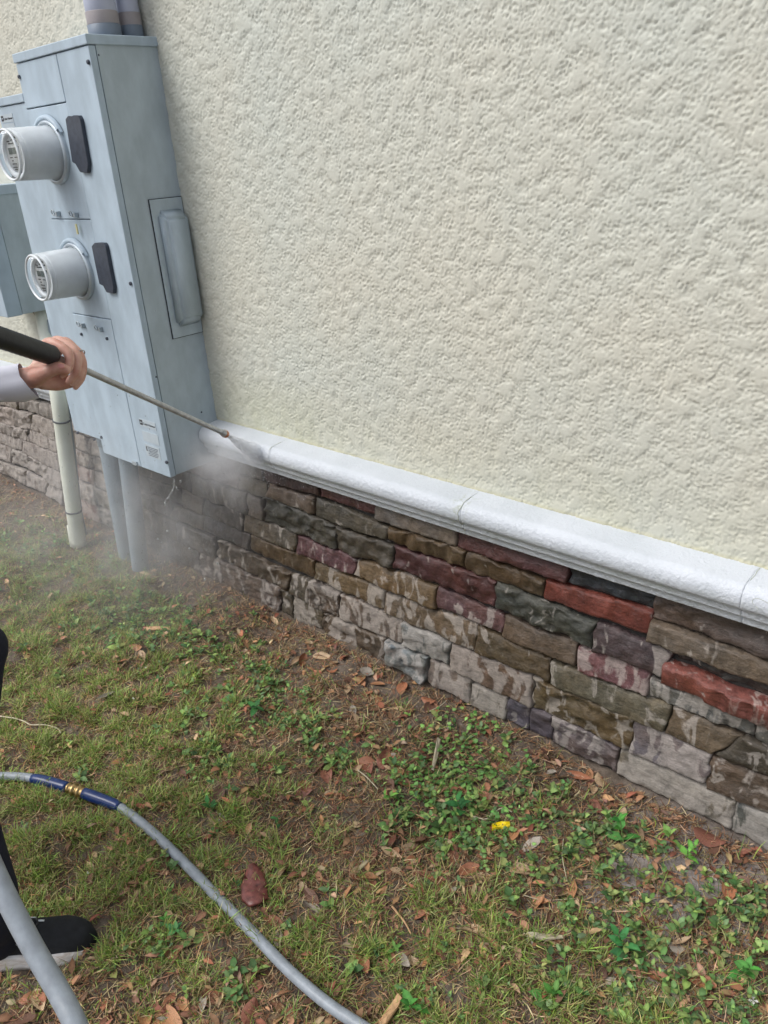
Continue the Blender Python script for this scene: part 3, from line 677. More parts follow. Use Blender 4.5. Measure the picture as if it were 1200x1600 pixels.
# conduits
def conduit(name, base, top, r, mat, label, group=None, bands=(), via=None):
    o = empty(name, tuple(base), label, 'pipe', group); base = np.array(base, float); top = np.array(top, float)
    tube('pipe_run', via if via is not None else [base+(top-base)*s for s in np.linspace(0, 1, 12)], r, mat, o, n=28)
    for s0, s1, k, m, nm in bands:
        tube(nm, [base+(top-base)*s0, base+(top-base)*(s0+1e-3), base+(top-base)*(s1-1e-3), base+(top-base)*s1], [r+0.001, k*r, k*r, r+0.001], m, o, n=28)
    return o
c1 = on(0, -0.075, 164, 50); c2 = on(0, -0.068, 206, 50)
conduit('conduit_pipe', (-0.075, c1[1], 1.93), (-0.085, c1[1]+0.0, 3.2), 0.0455, PVC_LAV, 'wide lavender-grey conduit rising from the top of the meter box, front one of two', 'conduits above the meter box',
        [(0.0, 0.040, 1.06, DARKPVC, 'coupling'), (0.040, 0.066, 1.03, TAPE, 'tape_band')])
conduit('conduit_pipe', (-0.068, c2[1], 1.93), (-0.075, c2[1], 3.2), 0.033, PVC_LAV, 'thinner lavender-grey conduit rising from the top of the meter box beside the wall', 'conduits above the meter box',
        [(0.0, 0.040, 1.06, DARKPVC, 'coupling'), (0.040, 0.066, 1.03, TAPE, 'tape_band')])
conduit('conduit_pipe', (-0.650, -0.150, -0.05), (-0.590, -0.150, 0.640), 0.036, PVC_GREY, 'grey conduit from the meter box bottom into the ground, nearer the white pipe', 'grey conduits under the meter box', [(0.88, 0.94, 1.08, PVC_GREY, 'coupling')])
conduit('conduit_pipe', (-0.535, -0.160, -0.05), (-0.440, -0.150, 0.590), 0.036, PVC_GREY, 'grey conduit from the meter box bottom into the ground, farther from the white pipe', 'grey conduits under the meter box')
wb = np.array([-0.955, -0.222, 0.012]); wm_ = on(1, -0.175, 89, 606); wt = on(1, -0.075, 66, 484); wt[2] = 1.062
wpath = spline([wb, wb*.66+wm_*.34, wb*.33+wm_*.67, wm_, wt], 60)
wp = conduit('drain_pipe', wb, wt, 0.0335, PVC_WHITE, 'white plastic drain pipe with two dark straps ending just above the grass', None,
        [(0.0, 0.095, 1.10, PVC_WHITE, 'coupling')], wpath)
for s in (0.165, 0.585):
    k_ = int(np.argmin(np.abs(wpath[:, 2]-(0.012+1.05*s)))); q = wpath[k_]; q2 = q + (wpath[k_+1]-wpath[k_])/np.linalg.norm(wpath[k_+1]-wpath[k_])*0.007; tube('strap', [q, q+(q2-q)*.1, q+(q2-q)*.9, q2], [0.034, 0.0375, 0.0375, 0.034], STRAP, wp, n=28)
tube('conduit_pipe', [on(1, -0.15, 139, 880), on(1, -0.13, 121, 800), on(1, -0.11, 110, 700), on(1, -0.10, 96, 600), on(1, -0.09, 82, 500)], 0.022, PVC_GREY, None, n=18,
     label='slim grey conduit standing close behind the white drain pipe', cat='pipe')

# ============================================================ ground cover
def blobs(lst):                    # (u, v, radius_x, radius_y in metres, weight) centred where the photograph shows the patch
    return [(*gnd(u, v), rx, ry, w) for u, v, rx, ry, w in lst]
GREEN = blobs([(40, 900, .5, .35, 1.0), (150, 960, .4, .25, .9), (60, 1050, .4, .3, .9), (170, 1120, .35, .25, .9), (60, 1180, .3, .2, .9), (120, 1290, .35, .2, 1.2), (200, 1350, .25, .16, 1.0),
               (160, 1420, .16, .1, 1.0), (260, 1180, .3, .2, .6), (330, 1330, .15, .1, .5), (760, 1530, .22, .14, .9), (700, 1500, .15, .1, .6), (470, 1470, .12, .1, .4), (900, 1560, .2, .15, .5),
               (540, 1480, .12, .08, .5), (20, 1400, .2, .15, .8), (-200, 1100, .8, .6, .8), (250, 1540, .1, .06, .4), (400, 1270, .15, .1, .35)])
WEEDB = blobs([(200, 975, .28, .13, 1.0), (250, 960, .2, .10, .9), (40, 850, .5, .16, .6), (330, 1010, .18, .1, .6), (400, 1060, .16, .10, 1.0), (420, 1100, .12, .08, 1.1), (480, 1140, .13, .07, 1.0), (520, 1190, .10, .06, .9), (310, 1180, .16, .1, .7),
               (300, 1100, .14, .08, .5), (700, 1200, .10, .06, .9), (740, 1150, .10, .05, .7), (640, 1250, .10, .06, .8), (700, 1280, .11, .07, 1.0), (810, 1220, .09, .05, .8), (850, 1260, .08, .05, .8), (920, 1300, .10, .08, 1.0),
               (970, 1330, .09, .06, .9), (860, 1380, .12, .08, 1.0), (900, 1330, .10, .08, .9), (800, 1390, .08, .06, .8), (980, 1470, .10, .07, 1.3), (960, 1500, .10, .06, 1.2), (1080, 1520, .14, .09, 1.4), (1150, 1480, .12, .08, 1.2), (1180, 1560, .12, .1, 1.3),
               (1050, 1570, .12, .08, 1.0), (1150, 1430, .10, .06, .6), (870, 1560, .07, .05, .7), (690, 1570, .06, .05, .7), (640, 1550, .05, .04, .5), (560, 1300, .08, .05, .35), (660, 1330, .09, .06, .45), (760, 1330, .1, .07, .6),
               (240, 1480, .05, .03, .6), (220, 1500, .04, .03, .5), (360, 1540, .05, .03, .5), (600, 1500, .06, .04, .4), (1190, 1350, .05, .04, .5), (-150, 900, .6, .3, .5), (1300, 1500, .3, .2, .8)])
BARE = blobs([(1010, 1370, .13, .07, 1.3), (1100, 1370, .12, .06, 1.2), (1090, 1430, .1, .05, .9), (560, 1060, .14, .05, .8), (680, 1120, .16, .05, .9), (640, 1100, .14, .05, .9), (300, 940, .2, .06, .5), (450, 1010, .2, .05, .7), (880, 1210, .15, .04, .8), (250, 900, .2, .06, .8), (30, 1560, .12, .08, .7)])
def field(bl, x, y):
    s = np.zeros_like(x)
    for bx, by, rx, ry, w in bl: s += w*np.exp(-((x-bx)/rx)**2 - ((y-by)/ry)**2)
    return s
def scatter(n, dens, seed, xr=(-3.0, 3.3), yr=(-2.6, -0.055)):
    r = np.random.default_rng(seed); out = []
    while sum(len(o) for o in out) < n:
        x = r.uniform(*xr, 60000); y = r.uniform(*yr, 60000); u, v = project(np.stack([x, y, 0*x], -1))
        infr = (u > -150) & (u < 1320) & (v > 700) & (v < 1720); wv = np.where(infr, 1.0, 0.16)
        dist = np.hypot(x-CAM[0], y-CAM[1]); wv = wv*np.clip(3.2/(dist+1.0), 0.35, 1.4)
        k = r.random(60000) < dens(x, y)*wv; out.append(np.stack([x[k], y[k]], 1))
    return np.concatenate(out)[:n]
P1 = noise_field(512, 512, 0.02, 0.08, 0.25, 41); P2 = noise_field(512, 512, 0.02, 0.3, 0.8, 42)
def pn(Fd, x, y): return sample(Fd, 0.02, x+20, y+20)

def ribbons(name, P, length, width, lean, curl, az, tint, mat, seg=3, twist=0.0, z0=0.0):
    n = len(P); t = np.linspace(0, 1, seg+1)[None, :]; r = np.random.default_rng(len(P))
    el = lean[:, None]*(1-t) + (lean+curl)[:, None]*t             # elevation angle from the vertical
    azz = az[:, None] + (r.normal(0, twist, n))[:, None]*t
    dl = (length/seg)[:, None]
    dx = np.cumsum(np.sin(el)*np.cos(azz)*dl, 1) - np.sin(el[:, :1])*np.cos(azz[:, :1])*dl
    dy = np.cumsum(np.sin(el)*np.sin(azz)*dl, 1) - np.sin(el[:, :1])*np.sin(azz[:, :1])*dl
    dz = np.cumsum(np.cos(el)*dl, 1) - np.cos(el[:, :1])*dl
    gz = ground_h(P[:, 0], P[:, 1])
    cx = P[:, :1]+dx; cy = P[:, 1:2]+dy; cz = np.maximum(gz[:, None]+z0+dz, ground_h(cx, cy)+0.0015)
    cy = np.minimum(cy, -0.045)
    wv = width[:, None]*np.clip(1.25*(1-t**2.2), 0.06, 1)*0.5
    side = az + np.pi/2 + r.normal(0, 0.5, n); sx = np.cos(side)[:, None]*wv; sy = np.sin(side)[:, None]*wv
    L = np.stack([cx-sx, cy-sy, cz], -1); R_ = np.stack([cx+sx, cy+sy, cz+wv*0.3], -1)
    V = np.stack([L, R_], 2).reshape(n, -1, 3); m = 2*(seg+1); base = (np.arange(n)*m)[:, None, None]
    k = np.arange(seg)[None, :, None]; F = base + 2*k + np.array([0, 1, 3, 2])[None, None, :]
    me = np_mesh(name, V.reshape(-1, 3), F.reshape(-1, 4))
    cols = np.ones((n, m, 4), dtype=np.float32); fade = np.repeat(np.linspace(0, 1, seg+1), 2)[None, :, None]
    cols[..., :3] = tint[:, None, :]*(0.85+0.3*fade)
    at_ = me.color_attributes.new('tint', 'FLOAT_COLOR', 'POINT'); at_.data.foreach_set('color', cols.ravel())
    return link_mesh(name, me, mat, kind='stuff')
def tints(n, cols, var, seed):
    r = np.random.default_rng(seed); c = np.array([srgb(*q)[:3] for q in cols])[r.integers(0, len(cols), n)]
    return np.clip(c*(1+r.normal(0, var, (n, 1)))*(1+r.normal(0, 0.06, (n, 3))), 0.004, 0.9)
SHX = np.array(on(2, 0.02, 151, 1462)[:2]); SHD = np.array([0.62, 0.785])
def clear_shoe(x, y):              # no blade grows through the shoe
    a_ = (x-SHX[0])*SHD[0] + (y-SHX[1])*SHD[1]; b_ = -(x-SHX[0])*SHD[1] + (y-SHX[1])*SHD[0]
    return np.where((a_ < 0.012) & (a_ > -0.30) & (np.abs(b_) < 0.068), 0.0, 1.0)
def ks(x, y):
    return np.clip(0.85 + 0.25*pn(P1, x, y) - 0.55*field(BARE, x, y), 0.14, 1)*clear_shoe(x, y)
# dead thatch
P = scatter(135000, ks, 51); n = len(P); r = np.random.default_rng(52)
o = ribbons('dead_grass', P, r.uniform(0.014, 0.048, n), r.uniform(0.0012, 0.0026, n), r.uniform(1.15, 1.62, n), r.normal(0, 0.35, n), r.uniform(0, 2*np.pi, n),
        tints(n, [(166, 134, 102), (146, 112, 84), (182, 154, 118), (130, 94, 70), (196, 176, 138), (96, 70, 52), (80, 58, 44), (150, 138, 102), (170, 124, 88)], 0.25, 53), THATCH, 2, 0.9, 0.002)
# green blades, low and tufty
def kg(x, y): return clear_shoe(x, y)*np.clip((field(GREEN, x, y)*np.clip(0.5+0.75*pn(P1, x, y), 0.06, 2) + 0.02 + 0.07*np.maximum(pn(P1, x, y), 0)) * (1-0.7*np.clip(field(BARE, x, y), 0, 1)) * np.clip((-y-0.06)*7, 0.05, 1), 0, 1)
P = scatter(72000, kg, 61); n = len(P); r = np.random.default_rng(62)
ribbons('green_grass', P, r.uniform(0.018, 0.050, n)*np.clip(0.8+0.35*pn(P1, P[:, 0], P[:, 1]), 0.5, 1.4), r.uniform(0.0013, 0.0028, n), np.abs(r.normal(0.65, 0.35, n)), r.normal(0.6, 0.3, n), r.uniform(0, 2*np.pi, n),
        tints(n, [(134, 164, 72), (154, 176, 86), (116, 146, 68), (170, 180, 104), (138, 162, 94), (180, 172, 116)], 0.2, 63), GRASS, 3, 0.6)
P = scatter(8500, lambda x, y: np.clip(0.3 + 0.5*field(GREEN, x, y), 0, 1)*np.clip(0.5+0.5*pn(P1, x, y), 0, 1), 65); n = len(P); r = np.random.default_rng(66)
ribbons('straw_blades', P, r.uniform(0.02, 0.06, n), r.uniform(0.001, 0.0018, n), r.uniform(0.8, 1.5, n), r.normal(0.2, 0.4, n), r.uniform(0, 2*np.pi, n),
        tints(n, [(164, 152, 108), (150, 130, 92), (132, 136, 84), (178, 168, 130)], 0.18, 67), THATCH, 4, 0.8, 0.004)

# broadleaf weeds: little plants of paired oval leaves
def leaf_cloud(name, C0, az, tilt, length, width, tint, mat, roll=None, kind='stuff', fold=0.25):
    n = len(C0); u = np.array([0, .30, .68, 1.0, .68, .30, .35, .72]); w = np.array([0, .46, .38, 0, -.38, -.46, 0, 0]); f = np.array([0, 1, .8, 0, .8, 1, 0, 0])
    droop = np.array([0, .02, -.02, -.14, -.02, .02, .03, -.02])
    lx = u[None]*length[:, None]; ly = w[None]*width[:, None]; lz = f[None]*fold*width[:, None]*0.5 + droop[None]*length[:, None]
    r = np.random.default_rng(n+3); rl = r.normal(0, 0.35, n) if roll is None else roll
    ly2 = ly*np.cos(rl)[:, None] - lz*np.sin(rl)[:, None]; lz2 = ly*np.sin(rl)[:, None] + lz*np.cos(rl)[:, None]
    hx = lx*np.cos(tilt)[:, None] - lz2*np.sin(tilt)[:, None]; hz = lx*np.sin(tilt)[:, None] + lz2*np.cos(tilt)[:, None]
    x = C0[:, :1] + hx*np.cos(az)[:, None] - ly2*np.sin(az)[:, None]; y = C0[:, 1:2] + hx*np.sin(az)[:, None] + ly2*np.cos(az)[:, None]
    z = np.maximum(C0[:, 2:3] + hz, ground_h(x, y)+0.001); y = np.minimum(y, -0.045)
    V = np.stack([x, y, z], -1).reshape(-1, 3); b = (np.arange(n)*8)[:, None, None]
    Fq = np.array([[1, 2, 7, 6], [6, 7, 4, 5]])[None] + b; Ft = np.array([[0, 1, 6], [0, 6, 5], [2, 3, 7], [7, 3, 4]])[None] + b
    me = np_mesh(name, V, Fq.reshape(-1, 4), Ft.reshape(-1, 3), True)
    cols = np.ones((n, 8, 4), dtype=np.float32); cols[..., :3] = tint[:, None]*(1 + np.array([0, 0, 0, 0, 0, 0, .35, .25])[None, :, None])
    a_ = me.color_attributes.new('tint', 'FLOAT_COLOR', 'POINT'); a_.data.foreach_set('color', cols.ravel())
    o = link_mesh(name, me, mat)
    if kind: o['kind'] = kind
    return o
def plants(P, r, hmin, hmax, lmin, lmax, pairs):
    C0, az, tilt, ln = [], [], [], []; stems = []
    for (x, y) in P:
        gz = float(ground_h(np.array(x), np.array(y))); H = r.uniform(hmin, hmax); a0 = r.uniform(0, 6.28); lx_, ly_ = r.normal(0, 0.35, 2)*H; m = r.integers(pairs[0], pairs[1]+1)
        s = r.uniform(lmin, lmax)
        for k in range(m):
            f = (k+0.6)/m; a = a0 + k*1.57 + r.normal(0, 0.3); zz = gz + H*f
            for q in (0, math.pi):
                C0.append((x+lx_*f, y+ly_*f, zz)); az.append(a+q+r.normal(0, 0.2)); tilt.append(r.normal(0.25+0.45*f, 0.22)); ln.append(s*(1.15-0.5*f)*r.uniform(0.8, 1.2))
    return np.array(C0), np.array(az), np.array(tilt), np.array(ln)
def kw(x, y): return np.clip(field(WEEDB, x, y)*(0.35+0.65*np.clip(0.6+pn(P1, x, y), 0, 1.3)) + 0.015, 0, 1)*np.clip((-y-0.07)*8, 0, 1)
r = np.random.default_rng(71); P = scatter(1400, kw, 72); C0, az, tilt, ln = plants(P, r, 0.006, 0.036, 0.009, 0.030, (2, 3)); n = len(C0)
leaf_cloud('low_broadleaf_weeds', C0, az, tilt, ln, ln*r.uniform(0.5, 0.8, n), tints(n, [(104, 138, 80), (92, 124, 72), (124, 154, 88), (110, 138, 94), (146, 172, 98), (84, 114, 72), (140, 148, 92)], 0.18, 73), WEED)
r = np.random.default_rng(174); P = scatter(3200, kw, 173); n = len(P)
ribbons('weed_runners', P, r.uniform(0.02, 0.08, n), r.uniform(0.0010, 0.0020, n), r.uniform(1.1, 1.6, n), r.normal(0.0, 0.3, n), r.uniform(0, 2*np.pi, n), tints(n, [(128, 148, 84), (150, 146, 100), (136, 120, 90), (104, 138, 76)], 0.15, 175), GRASS, 5, 1.2, 0.005)
# round-leaved creepers near the wall
RB = blobs([(720, 1180, .13, .06, 1.2), (700, 1230, .12, .05, 1.0), (790, 1290, .06, .04, .7), (650, 1240, .1, .05, .7), (730, 1300, .06, .04, .8), (760, 1140, .1, .04, .6)])
r = np.random.default_rng(75); P = scatter(420, lambda x, y: np.clip(field(RB, x, y), 0, 1), 76); n = len(P)
C0 = np.c_[P, ground_h(P[:, 0], P[:, 1]) + r.uniform(0.004, 0.02, n)]
leaf_cloud('round_leaf_creeper', C0, r.uniform(0, 6.28, n), r.normal(0, 0.25, n), r.uniform(0.010, 0.017, n), r.uniform(0.012, 0.018, n), tints(n, [(126, 168, 90), (110, 156, 84), (144, 182, 104), (96, 140, 76)], 0.12, 77), WEED, fold=0.1)
# fine litter of leaf crumbs
r = np.random.default_rng(81); P = scatter(8500, lambda x, y: np.clip(0.35+0.4*pn(P1, x, y), 0, 1), 82); n = len(P)
C0 = np.c_[P, ground_h(P[:, 0], P[:, 1]) + r.uniform(0.002, 0.012, n)]; ln = r.uniform(0.007, 0.036, n)**1.0
leaf_cloud('leaf_litter', C0, r.uniform(0, 6.28, n), r.normal(0, 0.35, n), ln, ln*r.uniform(0.3, 0.6, n), tints(n, [(154, 112, 84), (130, 94, 72), (172, 134, 100), (108, 80, 64), (178, 150, 120), (146, 96, 74)], 0.22, 83), THATCH)
# grit on the bare patches
P = scatter(2600, lambda x, y: np.clip(0.05+field(BARE, x, y), 0, 1), 91); r = np.random.default_rng(92); n = len(P)
oc_ = np.array([(1,0,0),(-1,0,0),(0,1,0),(0,-1,0),(0,0,1),(0,0,-1)], float); sz = r.uniform(0.001, 0.0035, n)
V = (oc_[None]*sz[:, None, None]*r.uniform(0.6, 1.3, (n, 6, 1)) + np.c_[P, ground_h(P[:, 0], P[:, 1])+0.001][:, None, :]).reshape(-1, 3)
F8 = np.array([(0,2,4),(2,1,4),(1,3,4),(3,0,4),(2,0,5),(1,2,5),(3,1,5),(0,3,5)])[None] + (np.arange(n)*6)[:, None, None]
link_mesh('grit', np_mesh('grit', V, None, F8.reshape(-1, 3)), simple('grit', srgb(150, 138, 128), 0.8, var=0.5, scale=300), kind='stuff')

# ---- fallen leaves, one object each
def leaf_mesh(seed, asp):
    r = random.Random(seed); nx, ny = 8, 4; V = []; L = 1.0
    cu, cw, tw = r.uniform(-0.35, 0.45), r.uniform(-0.5, 0.9), r.uniform(-0.4, 0.4)
    for i in range(nx):
        s = i/(nx-1); half = asp*0.5*(math.sin(math.pi*min(1, s*0.94+0.03))**0.75)*(1.08-0.25*s) + 0.012
        for j in range(ny+1):
            t_ = (j/ny-0.5)*2; y = half*t_*(1 + r.uniform(-.05, .05)); z = cu*(s-0.5)**2 + cw*half*t_*t_ + tw*half*t_*(s-.5) + 0.012*r.uniform(-1, 1)
            V.append((s-0.5, y, z))
    F = [(i*(ny+1)+j, (i+1)*(ny+1)+j, (i+1)*(ny+1)+j+1, i*(ny+1)+j+1) for i in range(nx-1) for j in range(ny)]
    V += [(-0.5, 0.008, V[ny//2][2]), (-0.5, -0.008, V[ny//2][2]), (-0.62, 0.004, V[ny//2][2]+0.01), (-0.62, -0.004, V[ny//2][2]+0.01)]; b = nx*(ny+1); F.append((b, b+1, b+3, b+2))
    V = np.array(V); V[:, 2] -= V[:, 2].min()
    me = np_mesh('fallen_leaf', V, F, None, True); me.materials.append(LEAF); return me
LM = {'narrow': [leaf_mesh(s, 0.30) for s in range(3)], 'oval': [leaf_mesh(s+10, 0.46) for s in range(4)], 'curled': [leaf_mesh(s+20, 0.62) for s in range(3)]}
LC = {'rust': (178, 118, 86), 'orange-brown': (190, 138, 98), 'tan': (200, 172, 138), 'dark brown': (118, 86, 70), 'reddish': (152, 100, 82), 'pale grey': (180, 170, 156), 'yellowish': (176, 160, 84)}
LAND = [(783, 1299, 'the yellow plastic scrap'), (115, 1237, 'the brass hose coupling'), (165, 1255, 'the blue hose sleeve end'), (90, 1470, 'the black shoe'), (398, 1395, 'the maroon stone flake'), (605, 1575, 'the pale wood chip'),
        (680, 1182, 'the upright pale splinter'), (632, 1450, 'the thin orange stick'), (632, 1035, 'the square blue-grey stone'), (855, 1475, 'the pale bark strip'), (1170, 1577, 'the white flower'), (50, 1132, 'the kinked white twig'),
        (205, 875, 'the grey conduits'), (118, 855, 'the white pipe foot'), (290, 1340, 'the middle bend of the hose'), (470, 1530, 'the lower hose run'), (1165, 1310, 'the last bottom stone at right'), (1050, 1270, 'the long light bottom stone'),
        (900, 1190, 'the purple-grey bottom stones'), (740, 1100, 'the tan patchy bottom stones'), (430, 970, 'the bottom stone under the mist'), (220, 970, 'the weed patch below the conduits'), (440, 1090, 'the long dark weed band'), (1060, 1400, 'the bare soil patch'),
        (1090, 1530, 'the weeds at the bottom right corner'), (610, 1210, 'the rust leaf cluster'), (740, 1540, 'the grass tuft at the bottom centre'), (130, 1330, 'the green grass inside the hose bend'), (60, 980, 'the navy trouser knee'), (940, 1320, 'the weeds below the olive stones')]
leaf_count = 0; used_labels = {}
def fallen(u, v, size, kind_, colour, ang, label=None, lift=0.004):
    global leaf_count
    x, y = gnd(u, v); y = min(y, -0.075)
    me = random.choice(LM[kind_]); o = bpy.data.objects.new('fallen_leaf', me); COL.objects.link(o)
    o.scale = (size, size*random.uniform(0.85, 1.1), size*random.uniform(0.7, 1.2))
    o.location = (x, y, float(ground_h(np.array(x), np.array(y))) + lift)
    o.rotation_euler = (random.gauss(0, 0.28), random.gauss(0, 0.22), ang)
    c = srgb(*LC[colour]); k = random.uniform(0.75, 1.15); o.color = (c[0]*k, c[1]*k, c[2]*k, 1)
    if label is None:
        d = sorted(((u-a)**2+(v-b)**2, i) for i, (a, b, _) in enumerate(LAND)); i = d[0][1]; a, b, nm = LAND[i]
        du, dv = u-a, v-b
        side = ('above' if dv < 0 else 'below') if abs(dv) > abs(du) else ('left of' if du < 0 else 'right of')
        label = f"{'small' if size < 0.036 else 'large' if size > 0.06 else 'medium'} {colour} {kind_} fallen leaf {side} {nm}"
        if label in used_labels:      # a second one alike: say which is farther from the landmark
            for w in ('farther out', 'farthest out', 'half under grass'):
                l2 = label + ', ' + w if w != 'half under grass' else label + ', amid thatch'
                if l2 not in used_labels: label = l2; break
    used_labels[label] = 1
    finish(o, label, 'leaf', 'fallen leaves on the lawn'); leaf_count += 1; return o
NOT = [ # notable leaves of the photograph: u, v, length m, kind, colour, world angle, label
 (575, 1203, .060, 'curled', 'rust', 0.4, 'broad rust-orange curled leaf at the left of the leaf cluster'), (617, 1216, .046, 'oval', 'pale grey', 2.4, 'pale pinkish-grey oval leaf lying on the leaf cluster'),
 (600, 1190, .070, 'oval', 'reddish', 1.9, 'long reddish leaf standing up in the leaf cluster'), (600, 1225, .075, 'oval', 'dark brown', 0.6, 'dark brown broad leaf at the base of the leaf cluster'),
 (608, 1236, .065, 'curled', 'dark brown', 2.6, 'dark curled leaf hanging under the pale grey leaf'), (628, 1228, .055, 'narrow', 'dark brown', 2.9, 'narrow dark leaf at the right of the leaf cluster'),
 (893, 1388, .060, 'oval', 'orange-brown', 2.2, 'upper orange-brown leaf of the three-leaf sprig by the weeds'), (880, 1394, .060, 'narrow', 'tan', 1.3, 'slim tan leaf of the three-leaf sprig by the weeds'), (896, 1415, .065, 'oval', 'tan', 2.0, 'pale lower leaf of the three-leaf sprig by the weeds'),
 (1023, 1372, .050, 'oval', 'tan', 1.8, 'upright tan leaf on the bare sandy soil'), (1012, 1378, .040, 'oval', 'orange-brown', 1.6, 'yellow-brown leaf beside the upright tan leaf on bare soil'),
 (655, 1440, .040, 'oval', 'rust', 0.8, 'rust leaf at the top of the thin orange stick'), (540, 1410, .055, 'oval', 'orange-brown', 1.5, 'orange-brown oval leaf alone right of the maroon flake'), (445, 1368, .060, 'narrow', 'tan', 2.0, 'tan narrow leaf standing just right of the maroon flake'),
 (683, 1382, .055, 'oval', 'rust', 0.5, 'bright rust leaf in the middle of the thatch'), (740, 1472, .075, 'curled', 'tan', 0.2, 'crumpled pale tan leaf above the bottom centre grass tuft'), (655, 1301, .070, 'curled', 'dark brown', 2.3, 'large dark bundled leaf among weeds left of the yellow scrap'),
 (700, 1322, .070, 'narrow', 'pale grey', 2.7, 'pale grey-green torn leaf left below the yellow scrap'), (575, 1355, .055, 'oval', 'reddish', 1.0, 'pinkish-red leaf in the leaf row above the bright rust leaf'), (572, 1380, .065, 'oval', 'orange-brown', 0.4, 'flat pale rust leaf under the pinkish-red leaf'),
 (585, 1338, .040, 'oval', 'reddish', 2.0, 'small pink leaf on top of the leaf row'), (1095, 1537, .060, 'curled', 'rust', 0.2, 'broad rust leaf lying on the bottom right weeds'), (975, 1522, .038, 'narrow', 'rust', 0.3, 'slim rust leaf left of the broad rust leaf on weeds'),
 (1065, 1480, .045, 'narrow', 'tan', 1.0, 'tan folded leaf above the broad rust leaf on weeds'), (1130, 1456, .055, 'narrow', 'tan', 0.3, 'light tan leaf at the edge of bare soil far right'), (945, 1188, .045, 'oval', 'orange-brown', 2.1, 'bright orange leaf against the foot of the purple stone'),
 (905, 1217, .075, 'narrow', 'rust', 0.1, 'long rust leaf lying flat just below the bright orange leaf'), (1105, 1318, .075, 'curled', 'reddish', 0.3, 'curled reddish leaf below the long light stone end'), (1036, 1305, .045, 'narrow', 'reddish', 1.5, 'red-brown blade-like leaf upright beside the weeds'),
 (250, 1585, .11, 'oval', 'orange-brown', 0.3, 'very large orange-brown leaf cut by the bottom edge left'), (270, 1495, .055, 'oval', 'rust', 1.2, 'rust leaf alone right below the shoe tip'), (390, 1587, .060, 'curled', 'reddish', 2.2, 'reddish rounded leaf at the bottom edge by the hose'),
 (200, 1248, .042, 'oval', 'rust', 1.9, 'rust leaf against the blue hose sleeve end'), (262, 1340, .048, 'curled', 'reddish', 1.0, 'reddish leaf touching the inner side of the hose bend'), (30, 1590, .10, 'oval', 'dark brown', 0.4, 'large dark brown leaf in the bottom left corner'),
 (47, 1304, .050, 'narrow', 'pale grey', 0.1, 'whitish papery leaf on grass inside the hose bend'), (430, 973, .060, 'narrow', 'tan', -0.3, 'tan sliver leaf on thatch near the misty wall foot'), (215, 1018, .055, 'curled', 'orange-brown', 0.4, 'orange-brown leaf below the left weed patch'),
 (175, 995, .060, 'curled', 'tan', 0.6, 'broad tan leaf in the left weed patch'), (1150, 1590, .05, 'oval', 'dark brown', 0.4, 'dark leaf under the white flower in the corner')]
for q in NOT: fallen(*q)
lr = random.Random(17)
CL = [(600, 1210, 40, 26, 8), (560, 1070, 70, 40, 16), (480, 1030, 80, 40, 14), (920, 1215, 60, 16, 10), (1140, 1335, 50, 16, 9), (1000, 1260, 60, 30, 6), (260, 1575, 60, 18, 9), (330, 1560, 60, 30, 8), (690, 1330, 90, 50, 12), (590, 1360, 50, 45, 10),
      (820, 1350, 60, 40, 8), (1150, 1400, 40, 40, 8), (450, 1330, 120, 90, 18), (700, 1480, 200, 70, 18), (1000, 1500, 150, 70, 12), (250, 1050, 150, 70, 12), (350, 1200, 150, 100, 16), (330, 940, 120, 40, 8), (720, 1110, 80, 30, 8), (100, 1110, 100, 80, 5), (860, 1260, 80, 40, 8), (80, 1560, 60, 30, 4), (500, 1230, 70, 60, 10)]
for (u, v, su, sv, k) in CL:
    for _ in range(k):
        uu, vv = lr.gauss(u, su*0.6), lr.gauss(v, sv*0.6)
        if not (-10 < uu < 1210 and 760 < vv < 1605): continue
        x, y = gnd(uu, vv)
        if y > -0.07: continue
        kd = lr.choice(['narrow', 'oval', 'oval', 'curled']); co = lr.choice(['rust', 'orange-brown', 'orange-brown', 'tan', 'dark brown', 'reddish', 'dark brown', 'tan', 'pale grey'])
        fallen(uu, vv, lr.uniform(0.028, 0.062), kd, co, lr.uniform(0, 6.28))

